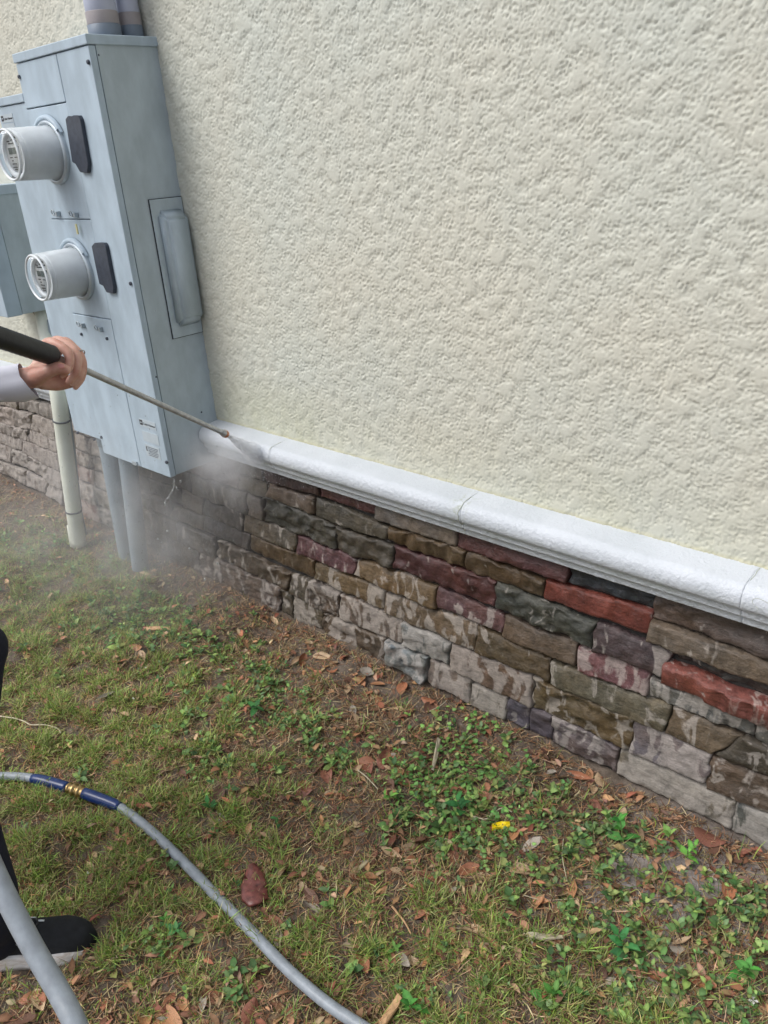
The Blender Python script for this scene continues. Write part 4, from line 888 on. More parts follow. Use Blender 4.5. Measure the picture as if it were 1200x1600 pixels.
# ---- taller single weeds
def weed_thing(u, v, H, ls, pairs, label, seed, tintc=(84, 138, 66)):
    r = np.random.default_rng(seed); x, y = gnd(u, v)
    C0, az, tilt, ln = plants(np.array([(x, y)]), r, H, H, ls, ls, (pairs, pairs)); n = len(C0)
    base = empty('weed_plant', (x, y, 0), label, 'weed', 'taller weeds in the lawn')
    for i in range(n):
        o = leaf_cloud('leaf', C0[i:i+1], az[i:i+1], tilt[i:i+1], ln[i:i+1], ln[i:i+1]*0.55, tints(1, [tintc], 0.12, seed+i), WEED, kind=None); place(o, base)
    gz = float(ground_h(np.array(x), np.array(y)))
    st = [(x, y, gz-0.004)] + [tuple(C0[i]) for i in range(0, n, 2)]
    if len(st) > 2: tube('stem', spline(st, 12), 0.0012, simple('stem_green', srgb(104, 132, 70), 0.6), base, n=6)
for q in [(722, 1268, .055, .042, 3, 'dark green pointed-leaf weed between the leaf cluster and the yellow scrap', 1, (62, 120, 66)), (622, 1253, .035, .026, 3, 'bright green weed just under the leaf cluster', 2, (120, 176, 84)),
          (975, 1322, .05, .040, 3, 'tall weed with long pointed leaves left of the bare soil', 3, (80, 144, 66)), (1048, 1318, .03, .034, 2, 'pale broad-leaved weed near the long light bottom stone', 4, (120, 160, 84)), (1070, 1342, .045, .026, 4, 'upright light green weed in the middle of the bare soil', 5, (116, 176, 78)),
          (610, 1490, .03, .024, 3, 'small bright rosette weed in the thatch near the thin orange stick', 6, (118, 168, 86)), (648, 1565, .04, .038, 3, 'glossy broad weed right of the pale wood chip', 7, (86, 146, 70)), (850, 1560, .035, .034, 4, 'dark green weed right of the bottom centre grass tuft', 8, (86, 138, 66)),
          (985, 1490, .055, .042, 5, 'lush bluish-green weed above the slim rust leaf', 9, (78, 140, 84)), (1160, 1520, .045, .036, 4, 'lush green weed at the bottom right frame edge', 10, (88, 148, 74)), (400, 1110, .045, .036, 4, 'dark green weed at the lower end of the long weed band', 11, (64, 112, 64)),
          (435, 1290, .02, .022, 2, 'tiny dark rosette weed between hose and rust leaf cluster', 12, (64, 112, 60)), (335, 1270, .035, .03, 3, 'narrow dark weed right of the blue hose sleeve', 13, (70, 120, 66)), (258, 1447, .02, .02, 3, 'small fresh green weed just right of the shoe', 14, (98, 150, 76)),
          (275, 1462, .02, .025, 3, 'blue-green weed below the small weed by the shoe', 15, (84, 134, 84)), (300, 985, .03, .03, 4, 'weed at the right end of the left weed patch', 16, (76, 128, 72))]:
    weed_thing(*q[:3], q[3], q[4], q[5], q[6]*7, q[7])

# ============================================================ small things on the ground
def gz_(u, v, h=0.006): x, y = gnd(u, v); return (x, y, float(ground_h(np.array(x), np.array(y)))+h)
def slab(name, px, th, mat, label, cat, h=0.004, seed=0, bulge=0.0, smooth=False):
    r = random.Random(seed); bm = bmesh.new(); pts = [gz_(u, v, h) for u, v in px]; cen = np.mean(np.array(pts), 0)
    ring0 = [bm.verts.new(p) for p in pts]; ring1 = [bm.verts.new((cen[0]+(p[0]-cen[0])*.93, cen[1]+(p[1]-cen[1])*.93, p[2]+th*r.uniform(.8, 1.2))) for p in pts]
    ring2 = [bm.verts.new((cen[0]+(p[0]-cen[0])*.5, cen[1]+(p[1]-cen[1])*.5, p[2]+th*r.uniform(1.0, 1.0+bulge+.3))) for p in pts]; c = bm.verts.new((cen[0], cen[1], cen[2]+th*(1.2+bulge)))
    n = len(pts)
    for i in range(n):
        j = (i+1) % n; bm.faces.new((ring0[i], ring0[j], ring1[j], ring1[i])); bm.faces.new((ring1[i], ring1[j], ring2[j], ring2[i])); bm.faces.new((ring2[i], ring2[j], c))
    bm.faces.new(ring0[::-1]); return link_mesh(name, bm_mesh(name, bm, smooth), mat, label=label, cat=cat)
slab('stone_flake', [(390, 1362), (400, 1360), (412, 1372), (420, 1395), (421, 1415), (410, 1428), (392, 1431), (380, 1420), (378, 1395), (383, 1378)], 0.0045, STONE_FLAKE, 'wet maroon stone flake lying in the grass beside the grey hose', 'stone flake', h=0.016, bulge=.05, smooth=True)
slab('plastic_scrap', [(768, 1293), (785, 1295), (797, 1297), (798, 1303), (787, 1305), (782, 1302), (769, 1302)], 0.008, YELLOW, 'bright yellow plastic scrap lying on the lawn', 'plastic scrap', h=0.010)
slab('wood_chip', [(622, 1547), (629, 1556), (622, 1572), (600, 1606), (588, 1606), (596, 1586), (612, 1562)], 0.005, WOOD, 'pale tan wood chip at the bottom edge near the hose', 'wood chip', h=0.016)
slab('wood_splinter', [(684, 1158), (689, 1160), (684, 1185), (678, 1206), (674, 1205), (679, 1180)], 0.004, TWIG, 'pale upright splinter on the grass below the patchy stones', 'wood splinter', h=0.014)
slab('bark_strip', [(822, 1472), (845, 1472), (880, 1466), (882, 1471), (850, 1480), (826, 1479)], 0.004, TWIG, 'pale curled bark strip at the edge of the weeds', 'bark strip', h=0.012)
slab('wood_splinter', [(228, 982), (250, 984), (268, 985), (268, 989), (248, 989), (229, 986)], 0.004, WOOD, 'thin brown splinter lying across the left weed patch', 'wood splinter', h=0.02)
def twig(px, r_, mat, label, h=0.012, cat='twig'):
    pts = [gz_(u, v, h) for u, v in px]; tube('twig', spline(pts, 30), np.linspace(r_, r_*0.6, 30), mat, None, n=7, label=label, cat=cat)
twig([(-30, 1120), (20, 1124), (38, 1130), (50, 1136), (72, 1137), (90, 1139), (95, 1145)], 0.0026, TWIG, 'kinked whitish twig lying on grass at the left edge')
twig([(614, 1430), (622, 1440), (634, 1455), (643, 1468)], 0.0030, WOOD, 'thin orange-brown stick lying in thatch at the lower centre')
twig([(560, 1213), (575, 1230), (592, 1246)], 0.0020, TWIG, 'thin pale twig beside the rust leaf cluster')
twig([(672, 1123), (690, 1112), (700, 1102)], 0.0016, TWIG, 'thin twig on thatch close below the patchy stones')
twig([(740, 1279), (760, 1283), (770, 1277), (786, 1274), (800, 1282)], 0.0020, TWIG, 'curved grey twig just above the yellow scrap')
twig([(1135, 1420), (1150, 1412), (1170, 1402), (1182, 1385)], 0.0022, TWIG, 'curved grey twig at the right edge of the bare soil')
twig([(880, 1322), (878, 1345), (882, 1372), (886, 1385)], 0.0012, TWIG, 'straight thin stalk above the three-leaf sprig')
twig([(818, 1405), (850, 1408), (900, 1405)], 0.0010, TWIG, 'thin straw stalk left of the three-leaf sprig')
# white flower bits
for (u, v, s, lb) in [(1174, 1577, .009, 'small white flower in the weeds at the bottom right corner'), (422, 1048, .007, 'small white petal on the left weed band'), (210, 1104, .007, 'small cream petal on grass above the hose'), (135, 1362, .006, 'small white scrap on grass right of the trouser leg'), (180, 868, .006, 'tiny white scrap beside the grey conduits'), (228, 1050, .006, 'tiny white petal in thatch right of the trouser knee')]:
    c = gz_(u, v, 0.018); bm = bmesh.new(); rr = random.Random(u)
    for k in range(4 if s > .008 else 2):
        a = k*1.6+rr.random(); q = [bm.verts.new((c[0]+s*f*math.cos(a+w), c[1]+s*f*math.sin(a+w), c[2]+s*h_)) for f, w, h_ in [(0, 0, 0), (.8, -.45, .25), (1.1, 0, .1), (.8, .45, .3)]]; bm.faces.new(q)
    bmesh.ops.solidify(bm, geom=bm.faces[:], thickness=0.0006)
    link_mesh('petal', bm_mesh('petal', bm), FLOWER, label=lb, cat='petal')

# ============================================================ hoses
HR = 0.0125
hz = HR + 0.006
hp = [on(2, hz, u, v) for u, v in [(-330, 1290), (-160, 1235), (-60, 1216), (0, 1213), (50, 1216), (100, 1229), (150, 1246), (192, 1264), (240, 1302), (290, 1350), (340, 1402), (400, 1463), (450, 1515), (505, 1563), (556, 1598), (640, 1650), (760, 1712)]]
path = spline(hp, 260)
hose = empty('pressure_hose', tuple(path[60]), 'grey pressure hose with blue sleeves and brass coupling curving across the lawn', 'hose')
us, vs_ = project(path)
i_s0 = int(np.argmin(np.hypot(us-50, vs_-1216))); i_b0 = int(np.argmin(np.hypot(us-106, vs_-1231))); i_b1 = int(np.argmin(np.hypot(us-131, vs_-1241))); i_s1 = int(np.argmin(np.hypot(us-188, vs_-1262)))
tube('hose_run', path[:i_b0+1], HR, HOSE, hose, n=16); tube('hose_run', path[i_b1:], HR, HOSE, hose, n=16)
def seg(name, a, b, r, mat, n=10, prof_=None):
    tt = np.linspace(a, b, n); pp = np.array([[np.interp(q, np.arange(len(path)), path[:, k]) for k in range(3)] for q in tt]); rr_ = np.full(n, r) if prof_ is None else np.interp(np.linspace(0, 1, n), np.linspace(0, 1, len(prof_)), prof_)
    return tube(name, pp, rr_, mat, hose, n=20)
seg('blue_sleeve', i_s0, i_b0, 0.0145, BLUE, 14, [.0128, .0150, .0152, .0156, .0160, .0160, .0150]); seg('blue_sleeve', i_b1, i_s1, 0.0145, BLUE, 14, [.0150, .0162, .0160, .0156, .0152, .0150, .0128])
seg('brass_coupling', i_b0-0.6, i_b1+0.6, 0.015, BRASS, 26, [.012, .012, .0165, .0165, .013, .013, .0185, .0188, .0185, .0135, .0135, .0185, .0188, .0185, .013, .0155, .0155, .012])
# near hose that hangs from the spray gun in front of the camera
gun_end = at(-330, 420, 1.45)
def hs_(u, v, d): return at(u, v, d)
nh = [gun_end, hs_(-250, 700, 1.30), hs_(-150, 1000, 1.22), hs_(-60, 1235, 1.18), hs_(-4, 1372, 1.16), hs_(50, 1478, 1.15), hs_(92, 1550, 1.14), hs_(122, 1610, 1.13), hs_(165, 1720, 1.14), hs_(210, 1850, 1.25)]
tube('pressure_hose', spline(nh, 160), HR, HOSE, None, n=24, label='thick grey hose hanging close to the camera in front of the black shoe', cat='hose')

# ============================================================ pressure wand
A = at(86, 557, 1.88); B = at(352, 678, 2.62); DW = (B-A)/np.linalg.norm(B-A)
wand = empty('pressure_wand', tuple(A), 'steel pressure washer lance with black grip and brass nozzle pointed at the white ledge', 'pressure washer wand')
Lw = float(np.linalg.norm(B-A))
gb = at(-10, 524, 1.74); gdir = (gb-A)/np.linalg.norm(gb-A)
gp = [A+gdir*s for s in np.linspace(0.0, 0.42, 60)]
gr_ = np.array([0.0212 + (0.0006 if k % 2 == 0 else 0) for k in range(60)]); gr_[0] = .014; gr_[1] = .019
tube('grip', gp, gr_, GRIP, wand, n=24)
lt = [A + DW*s for s in np.linspace(-0.02, Lw-0.028, 40)]
tube('lance_tube', lt, 0.0076, LANCE, wand, n=20)
ns = np.linspace(Lw-0.034, Lw+0.004, 18); nr = np.interp(np.linspace(0, 1, 18), [0, .05, .2, .25, .3, .55, .6, .85, .9, 1], [.0075, .0095, .0095, .0080, .0105, .0110, .0118, .0118, .0100, .0065])
tube('nozzle', [A+DW*s for s in ns], nr, LANCE, wand, n=20)
tube('nozzle_tip', [A+DW*s for s in (Lw-0.012, Lw-0.010, Lw+0.004, Lw+0.008)], [.0100, .0124, .0124, .0075], COPPER, wand, n=20)
gun0 = A+gdir*0.42
tube('gun_body', [gun0, gun0+gdir*0.03, gun0+gdir*0.12, gun0+gdir*0.16], [.018, .026, .028, .02], GRIP, wand, n=16)
tube('gun_handle', spline([gun0+gdir*0.10, gun0+gdir*0.12+np.array([0, 0, -.06]), gun0+gdir*0.14+np.array([0, 0, -.13])], 10), .018, GRIP, wand, n=12)

# ============================================================ person holding the lance (mostly outside the frame)
RT, UPV, FW = ROT[:, 0], ROT[:, 1], -ROT[:, 2]
def blob_mesh(name, chains, vox, smooth=6, mat=None, deps=True):
    Vs, Fs, Ts = [], [], []; off = 0
    for nodes, radii in chains:
        nodes = np.asarray(nodes, float); radii = np.asarray(radii, float)
        # dense path, then rounded ends
        m = max(8, int(np.linalg.norm(np.diff(nodes, axis=0), axis=1).sum()/(radii.mean()*0.35)))
        pth = spline(nodes, m) if len(nodes) > 2 else nodes[0] + (nodes[1]-nodes[0])*np.linspace(0, 1, m)[:, None]
        rr = np.interp(np.linspace(0, len(nodes)-1, m), np.arange(len(nodes)), radii)
        k = np.linspace(0.05, 1, 6); d0 = (pth[0]-pth[1])/np.linalg.norm(pth[0]-pth[1]); d1 = (pth[-1]-pth[-2])/np.linalg.norm(pth[-1]-pth[-2])
        a0 = [pth[0]+d0*rr[0]*math.sqrt(1-q*q) for q in k[:-1]]; a1 = [pth[-1]+d1*rr[-1]*math.sqrt(1-q*q) for q in k[:-1][::-1]]
        P = np.vstack([a0, pth, a1]); R_ = np.r_[rr[0]*k[:-1], rr, rr[-1]*k[:-1][::-1]]
        V, F, Ft = tube_arrays(P, R_, 20, True); Vs.append(V); Fs.append(F+off); Ts.append(Ft+off); off += len(V)
    me = np_mesh(name, np.vstack(Vs), np.vstack(Fs), np.vstack(Ts))
    o = bpy.data.objects.new(name, me); COL.objects.link(o)
    bmx = bmesh.new(); bmx.from_mesh(me); bmesh.ops.recalc_face_normals(bmx, faces=bmx.faces); bmx.to_mesh(me); bmx.free()
    rm = o.modifiers.new('r', 'REMESH'); rm.mode = 'VOXEL'; rm.voxel_size = vox
    sm = o.modifiers.new('s', 'SMOOTH'); sm.factor = 0.5; sm.iterations = smooth
    dg = bpy.context.evaluated_depsgraph_get(); ev = o.evaluated_get(dg); out = bpy.data.meshes.new_from_object(ev)
    bpy.data.objects.remove(o); bpy.data.meshes.remove(me); out.name = name
    for p in out.polygons: p.use_smooth = True
    return out
HD = 1.90
def hpt(u, v, f): return CAM + ray(u, v)*(HD+f)
wr = hpt(48, 590, .005)
fing = _f = [  # index, middle, ring, little: MCP, PIP, DIP, tip
 ([hpt(60, 560, .028), hpt(74, 536, .020), hpt(95, 541, -.010), hpt(108, 556, -.022), hpt(107, 575, -.030), hpt(97, 586, -.026)], [.0125, .0125, .0115, .0115, .0100, .0085]),
 ([hpt(62, 562, .040), hpt(86, 533, .036), hpt(108, 541, .014), hpt(120, 556, .000), hpt(119, 580, -.012), hpt(108, 596, -.008)], [.0125, .0120, .0112, .0112, .0100, .0085]),
 ([hpt(66, 568, .050), hpt(96, 534, .054), hpt(117, 545, .032), hpt(127, 560, .016), hpt(126, 583, .004), hpt(115, 600, .006)], [.0115, .0112, .0105, .0105, .0095, .0082]),
 ([hpt(68, 574, .056), hpt(104, 540, .070), hpt(122, 552, .050), hpt(130, 567, .034), hpt(128, 590, .020), hpt(118, 605, .018)], [.0105, .0100, .0095, .0092, .0084, .0072]),
]
thumb = ([hpt(48, 592, .004), hpt(60, 588, -.014), hpt(74, 581, -.031), hpt(90, 575, -.041), hpt(102, 578, -.042)], [.020, .0180, .0145, .0138, .0112])
palm = [([wr, hpt(64, 584, .022), hpt(82, 562, .040)], [.023, .022, .016]), ([wr, hpt(66, 592, .026), hpt(98, 590, .040)], [.022, .021, .014]), ([wr, hpt(60, 574, .030), hpt(78, 540, .030)], [.020, .0165, .0125]),
        ([hpt(84, 566, .014), hpt(106, 574, .008)], [.014, .013]), ([hpt(66, 596, .018), hpt(90, 600, .030), hpt(112, 598, .034)], [.018, .015, .011])]
elbow = at(-130, 628, 1.96); fore = [([wr, wr*.75+elbow*.25, wr*.4+elbow*.6, elbow], [.0235, .026, .036, .040])]
fing = [(a_, [r_*0.90 for r_ in b_]) for a_, b_ in fing]
hand_me = blob_mesh('hand', fing + [thumb] + palm + fore, 0.0020, 2)
gun_h = gun0+gdir*0.12+np.array([0, 0, -.06])
chest = np.array([0.60, -1.50, 1.30]); pelv = np.array([0.62, -1.52, 0.95]); lsh = np.array([0.46, -1.40, 1.43]); rsh = np.array([0.80, -1.60, 1.43]); neck = np.array([0.62, -1.50, 1.50]); head = np.array([0.60, -1.45, 1.68])
relb = (rsh+gun_h)/2 + np.array([0.06, -0.06, -0.14])
ank = np.array([0.902, -1.378, 0.10]); knee = np.array([0.680, -1.188, 0.645]); hipR = np.array([0.70, -1.54, 0.93]); hipL = np.array([0.52, -1.50, 0.93])
kneeL = np.array([0.30, -1.62, 0.50]); ankL = np.array([0.10, -1.78, 0.10])
rest = blob_mesh('skin_rest', [([pelv+np.array([0, 0, .02]), chest], [.095, .10]), ([chest, lsh], [.07, .048]), ([chest, rsh], [.07, .048]), ([chest, neck, head+np.array([0, 0, -.04])], [.07, .055, .06]),
    ([head+np.array([0, -.02, .03]), head+np.array([0, .015, .0]), head+np.array([-.005, .03, -.06])], [.085, .082, .055]), ([head+np.array([-.01, .095, -.015]), head+np.array([-.01, .112, -.03])], [.010, .013]),
    ([head+np.array([-.085, 0, 0]), head+np.array([-.09, 0, -.03])], [.012, .010]), ([head+np.array([.085, 0, 0]), head+np.array([.09, 0, -.03])], [.012, .010]),
    ([lsh, elbow], [.044, .038]), ([rsh, relb], [.042, .036]), ([relb, gun_h], [.034, .026]), ([gun_h+np.array([.02, .0, .03]), gun_h+np.array([.0, .03, -.02])], [.028, .026]),
    ([hipR, knee], [.065, .05]), ([knee, (knee+ank)/2+np.array([-.03, -.03, 0]), ank], [.052, .045, .033]), ([hipL, kneeL], [.065, .05]), ([kneeL, ankL], [.052, .035])], 0.012, 3)
bmj = bmesh.new(); bmj.from_mesh(hand_me); bmj.from_mesh(rest)
pm = bpy.data.meshes.new('body_skin'); bmj.to_mesh(pm); bmj.free()
for p in pm.polygons: p.use_smooth = True
person = empty('person', (0.7, -1.4, 0), 'person in white shirt, navy trousers and black shoes holding the pressure lance', 'person')
place(link_mesh('body', pm, SKIN), person)
# thumb nail and ring
nc = hpt(95, 572, -.0545); bm = bmesh.new(); bmesh.ops.create_uvsphere(bm, u_segments=12, v_segments=8, radius=1.0)
o = link_mesh('thumb_nail', bm_mesh('thumb_nail', bm, True), NAIL); Rm = Matrix([list(r_) for r_ in np.stack([RT, UPV, -FW], 1)]).to_4x4()
o.matrix_world = Matrix.Translation(Vector(nc)) @ Rm @ Matrix.Rotation(-0.15, 4, 'Z') @ Matrix.Diagonal((.0085, .0055, .0022, 1)); mw = o.matrix_world.copy(); o.parent = person; o.matrix_parent_inverse = Matrix.Translation(-person.location)
rc = hpt(124.5, 553, .024); rd = (hpt(128, 561, .015)-hpt(118, 546, .031)); rd /= np.linalg.norm(rd)
e1 = np.cross(rd, [0, 0, 1.0]); e1 /= np.linalg.norm(e1); e2 = np.cross(rd, e1)
tube('finger_ring', [rc+0.0118*(math.cos(a)*e1+math.sin(a)*e2) for a in np.linspace(0, 2*math.pi, 33)], 0.0013, simple('silver', srgb(200, 200, 205), 0.2, 1.0), person, n=8)
# shirt: sleeves + torso
sl0 = wr + (elbow-wr)*0.045
sleeve = []
shirt_me = blob_mesh('shirt', [([wr+(elbow-wr)*0.26+UPV*-.004, wr+(elbow-wr)*0.45, wr+(elbow-wr)*.8, elbow, (elbow+lsh)/2, lsh], [.034, .041, .048, .052, .058, .062]), ([lsh, chest+np.array([0, 0, .06]), rsh], [.062, .10, .062]), ([rsh, relb], [.06, .05]), ([relb, gun_h-(gun_h-relb)*.25], [.05, .038]),
    ([chest+np.array([-.05, 0, .02]), pelv+np.array([-.045, 0, .05])], [.125, .12]), ([chest+np.array([.06, 0, .02]), pelv+np.array([.045, 0, .05])], [.12, .12]), ([chest+np.array([0, 0, .02]), pelv+np.array([0, 0, .04])], [.14, .138]), ([neck+np.array([0, 0, -.06]), neck+np.array([0, 0, -.01])], [.09, .065])], 0.010, 4)
nz = np.zeros(len(shirt_me.vertices)*3); shirt_me.vertices.foreach_get('co', nz); nz = nz.reshape(-1, 3)
d_ = (np.sin(nz[:, 0]*60+nz[:, 2]*45)*np.sin(nz[:, 1]*50-nz[:, 2]*70))*0.0035; nz[:, 2] += d_; nz[:, 1] += d_; shirt_me.vertices.foreach_set('co', nz.ravel()); shirt_me.update()
shirt = link_mesh('shirt', shirt_me, SHIRT); place(shirt, person)
# cuff: open, slightly flared, hanging lower at the underside
cn = []; ax_ = (elbow-wr)/np.linalg.norm(elbow-wr); u1 = UPV-ax_*(UPV@ax_); u1 /= np.linalg.norm(u1); u2 = np.cross(ax_, u1)
V = []; F = []; nn = 32; rings = [(-.020, .0345, 0), (-.012, .0355, 0), (.0, .0355, 0), (.012, .036, 0), (.035, .037, 0), (.06, .037, 0), (.06, .030, 0), (-.012, .0335, 0), (-.020, .0335, 0)]
for s_, r_, _ in rings:
    for i in range(nn):
        a_ = 2*math.pi*i/nn; low_ = max(0, -math.cos(a_)); rr_ = r_*(1+0.30*low_*(s_ < .03)+0.03*math.sin(5*a_))
        V.append(wr + ax_*(s_+0.034 - 0.018*low_*(s_ < .02)) + (u1*math.cos(a_)+u2*math.sin(a_))*rr_)
for k in range(len(rings)-1):
    for i in range(nn): F.append((k*nn+i, k*nn+(i+1) % nn, (k+1)*nn+(i+1) % nn, (k+1)*nn+i))
cuff = link_mesh('cuff', np_mesh('cuff', V, F, None, True), SHIRT); cuff.parent = shirt; cuff.matrix_parent_inverse = Matrix.Identity(4)
tr = blob_mesh('trousers', [([pelv+np.array([-.05, 0, .05]), pelv+np.array([.05, 0, .05])], [.155, .155]), ([pelv, pelv+np.array([0, 0, -.06])], [.15, .14]), ([hipR, (hipR+knee)/2, knee], [.115, .095, .072]), ([knee, (knee+ank)/2+np.array([-.03, -.03, 0]), ank+np.array([.012, .008, .12]), ank+np.array([-.005, -.005, .02]), ank+np.array([-.002, -.002, -.015])], [.066, .057, .060, .052, .044]),
    ([hipL, (hipL+kneeL)/2, kneeL], [.115, .095, .072]), ([kneeL, (kneeL+ankL)/2, ankL+np.array([0, 0, .03])], [.07, .066, .052])], 0.010, 4)
place(link_mesh('trousers', tr, TROUSER), person)
hm = blob_mesh('hair', [([head+np.array([-.01, -.05, .0]), head+np.array([0, -.04, .06]), head+np.array([0, .03, .075])], [.085, .085, .075]), ([head+np.array([-.04, -.04, .03]), head+np.array([.04, -.04, .03])], [.08, .08])], 0.008, 3)
place(link_mesh('hair', hm, HAIR), person)
for sx in (-.03, .03):
    bm = bmesh.new(); bmesh.ops.create_uvsphere(bm, u_segments=12, v_segments=8, radius=.011); o = link_mesh('eye', bm_mesh('eye', bm, True), FLOWER); o.location = head+np.array([sx-.005, .083, .01]); o.parent = person; o.matrix_parent_inverse = Matrix.Translation(-person.location)

# shoes: upper and sole lofted from foot outlines
def shoe(heel, toe, label=None):
    heel = np.array([heel[0], heel[1], 0.0]); toe = np.array([toe[0], toe[1], 0.0]); L = np.linalg.norm(toe-heel); f = (toe-heel)/L; s = np.array([-f[1], f[0], 0]); up = np.array([0, 0, 1.0])
    T = np.linspace(0, 1, 25)
    wid = np.interp(T, [0, .03, .10, .25, .45, .65, .80, .90, .96, 1], [.012, .024, .034, .036, .036, .046, .048, .040, .027, .006])
    cen = np.interp(T, [0, .3, .6, 1], [0, .002, -.003, .002])
    topz = np.interp(T, [0, .05, .15, .28, .38, .50, .65, .80, .92, .97, 1], [.092, .105, .108, .110, .116, .102, .084, .074, .062, .050, .034])
    solz = np.interp(T, [0, .1, .5, .8, .92, 1], [.046, .045, .042, .036, .018, .010]); botz = np.interp(T, [0, .06, .2, .75, .92, 1], [.014, .004, .002, .002, .005, .008]); n = 18
    def loft(name, rows, mat):
        V = np.array(rows).reshape(-1, 3); m = len(rows); k = len(rows[0]); F = []
        for a in range(m-1):
            for b in range(k): F.append((a*k+b, a*k+(b+1) % k, (a+1)*k+(b+1) % k, (a+1)*k+b))
        bm_ = bmesh.new(); vv = [bm_.verts.new(p) for p in V]
        for f_ in F: bm_.faces.new([vv[i] for i in f_])
        bm_.faces.new([vv[i] for i in range(k)][::-1]); bm_.faces.new([vv[(m-1)*k+i] for i in range(k)])
        o = link_mesh(name, bm_mesh(name, bm_, True), mat); place(o, person); return o
    up_rows, so_rows = [], []
    for t_, w_, c_, tz, sz_, bz in zip(T, wid, cen, topz, solz, botz):
        row = []
        for i in range(n):
            a = 2*math.pi*i/n; x_ = math.cos(a); z_ = math.sin(a)
            zz = sz_-0.010 + (tz-sz_+0.010)*(max(0, z_)**0.75 if z_ > 0 else 0); pw = abs(x_)**0.7*(1 if x_ > 0 else -1)
            row.append(heel+f*(t_*L)+s*(c_+pw*w_*(0.97-0.12*max(0, z_)))+up*(zz-0.002*(z_ < 0)))
        up_rows.append(row); row = []
        for q in [(-1, 0), (-1.04, .35), (-1.03, .8), (-.97, 1), (0, 1), (.97, 1), (1.03, .8), (1.04, .35), (1, 0), (0, -.02)]:
            row.append(heel+f*(t_*L*0.995)+s*(c_+q[0]*(w_+.003-.008*max(0, (t_-.9)*10)))+up*(bz+(sz_+0.003-bz)*q[1]))
        so_rows.append(row)
    u_ = loft('shoe', up_rows, SHOE); so = loft('sole', so_rows, SOLE); so.parent = u_; so.matrix_parent_inverse = Matrix.Identity(4)
    def P_(t_, q, dz=0.003):   # point on the upper: t along, q across -1..1
        w_ = np.interp(t_, T, wid); tz = np.interp(t_, T, topz); sz_ = np.interp(t_, T, solz); zz = sz_-0.010+(tz-sz_+0.010)*(max(0.0, 1-min(1, abs(q))**2.4))**0.5
        return heel+f*(t_*L)+s*(np.interp(t_, T, cen)+q*w_*0.93)+up*(zz+dz)
    grn = SOLE
    def child(o): o.parent = u_; o.matrix_parent_inverse = Matrix.Identity(4); return o
    for k, t_ in enumerate([.36, .42, .48, .54, .60]):
        child(tube('lace', spline([P_(t_-.01, -.42), P_(t_, -.2, .005), P_(t_+.01, .0, .005), P_(t_, .2, .005), P_(t_-.01, .42)], 16), .0024, GRIP, None, n=8))
    for (t_, q) in [(.53, .55), (.60, .25)]:
        child(tube('lace_loop', [P_(t_, q, .001), P_(t_+.045, q+.02, .001)], .0022, WHITE_PLASTIC, None, n=8))
    lp = P_(.36, .1, .0); child(tube('lace_bow', spline([lp, lp+up*.020+s*.004+f*.012, lp+up*.024+s*.012+f*.022, lp+up*.010+s*.010+f*.030, lp+up*.002+f*.02], 16), .0022, GRIP, None, n=8))
    for k in range(5):      # diamond netting printed in relief on the outer side
        a_, b_ = .10+k*.075, .19+k*.075
        child(tube('side_stripe', [P_(a_+(b_-a_)*w, -1.0+0.36*w, .0015) for w in np.linspace(0, 1, 6)], .0011, GALV, None, n=6))
        child(tube('side_stripe', [P_(b_-(b_-a_)*w, -1.0+0.36*w, .0015) for w in np.linspace(0, 1, 6)], .0011, GALV, None, n=6))
    return u_
toe_r = np.array(on(2, 0.02, 151, 1462)[:2]); dfo = np.array([0.62, 0.785]); shoe(toe_r-dfo*0.285, toe_r)
shoe((0.06, -1.84), (0.16, -1.58))

# ============================================================ water: drops, dribble and mist
drops = empty('water_dribble', (0.02, -0.2, 0.5), 'broken dribble of water falling from the meter box corner', 'water')
dr = random.Random(3)
pts = [(272, 752, 0), (270, 765, 0), (264, 778, 0), (262, 790, 0), (259, 802, 0), (262, 830, 0), (247, 842, 0), (253, 848, 0), (282, 752, 0), (276, 762, 0), (257, 786, 0), (296, 857, 0), (237, 848, 0), (340, 880, 0), (320, 905, 0)]
dp = [on(1, -D+0.01, u, v) for u, v, _ in pts]
tube('dribble', spline([on(1, -D+0.01, 272, 748), on(1, -D+0.015, 271, 762), on(1, -D+0.012, 265, 774), on(1, -D+0.01, 259, 782), on(1, -D+0.01, 258, 792)], 20), [0.0018, .002, .0015, .0028, .002, .0018, .003, .0015, .002, .0032, .002, .0015, .0028, .002, .0012, .002, .003, .0015, .002, .001], WATER, drops, n=7)
for k, p in enumerate(dp):
    bm = bmesh.new(); bmesh.ops.create_icosphere(bm, subdivisions=1, radius=dr.uniform(.002, .0042)); o = link_mesh('drop', bm_mesh('drop', bm, True), WATER); o.location = p; o.scale = (1, 1, dr.uniform(1, 2)); o.parent = drops; o.matrix_parent_inverse = Matrix.Translation(-drops.location)

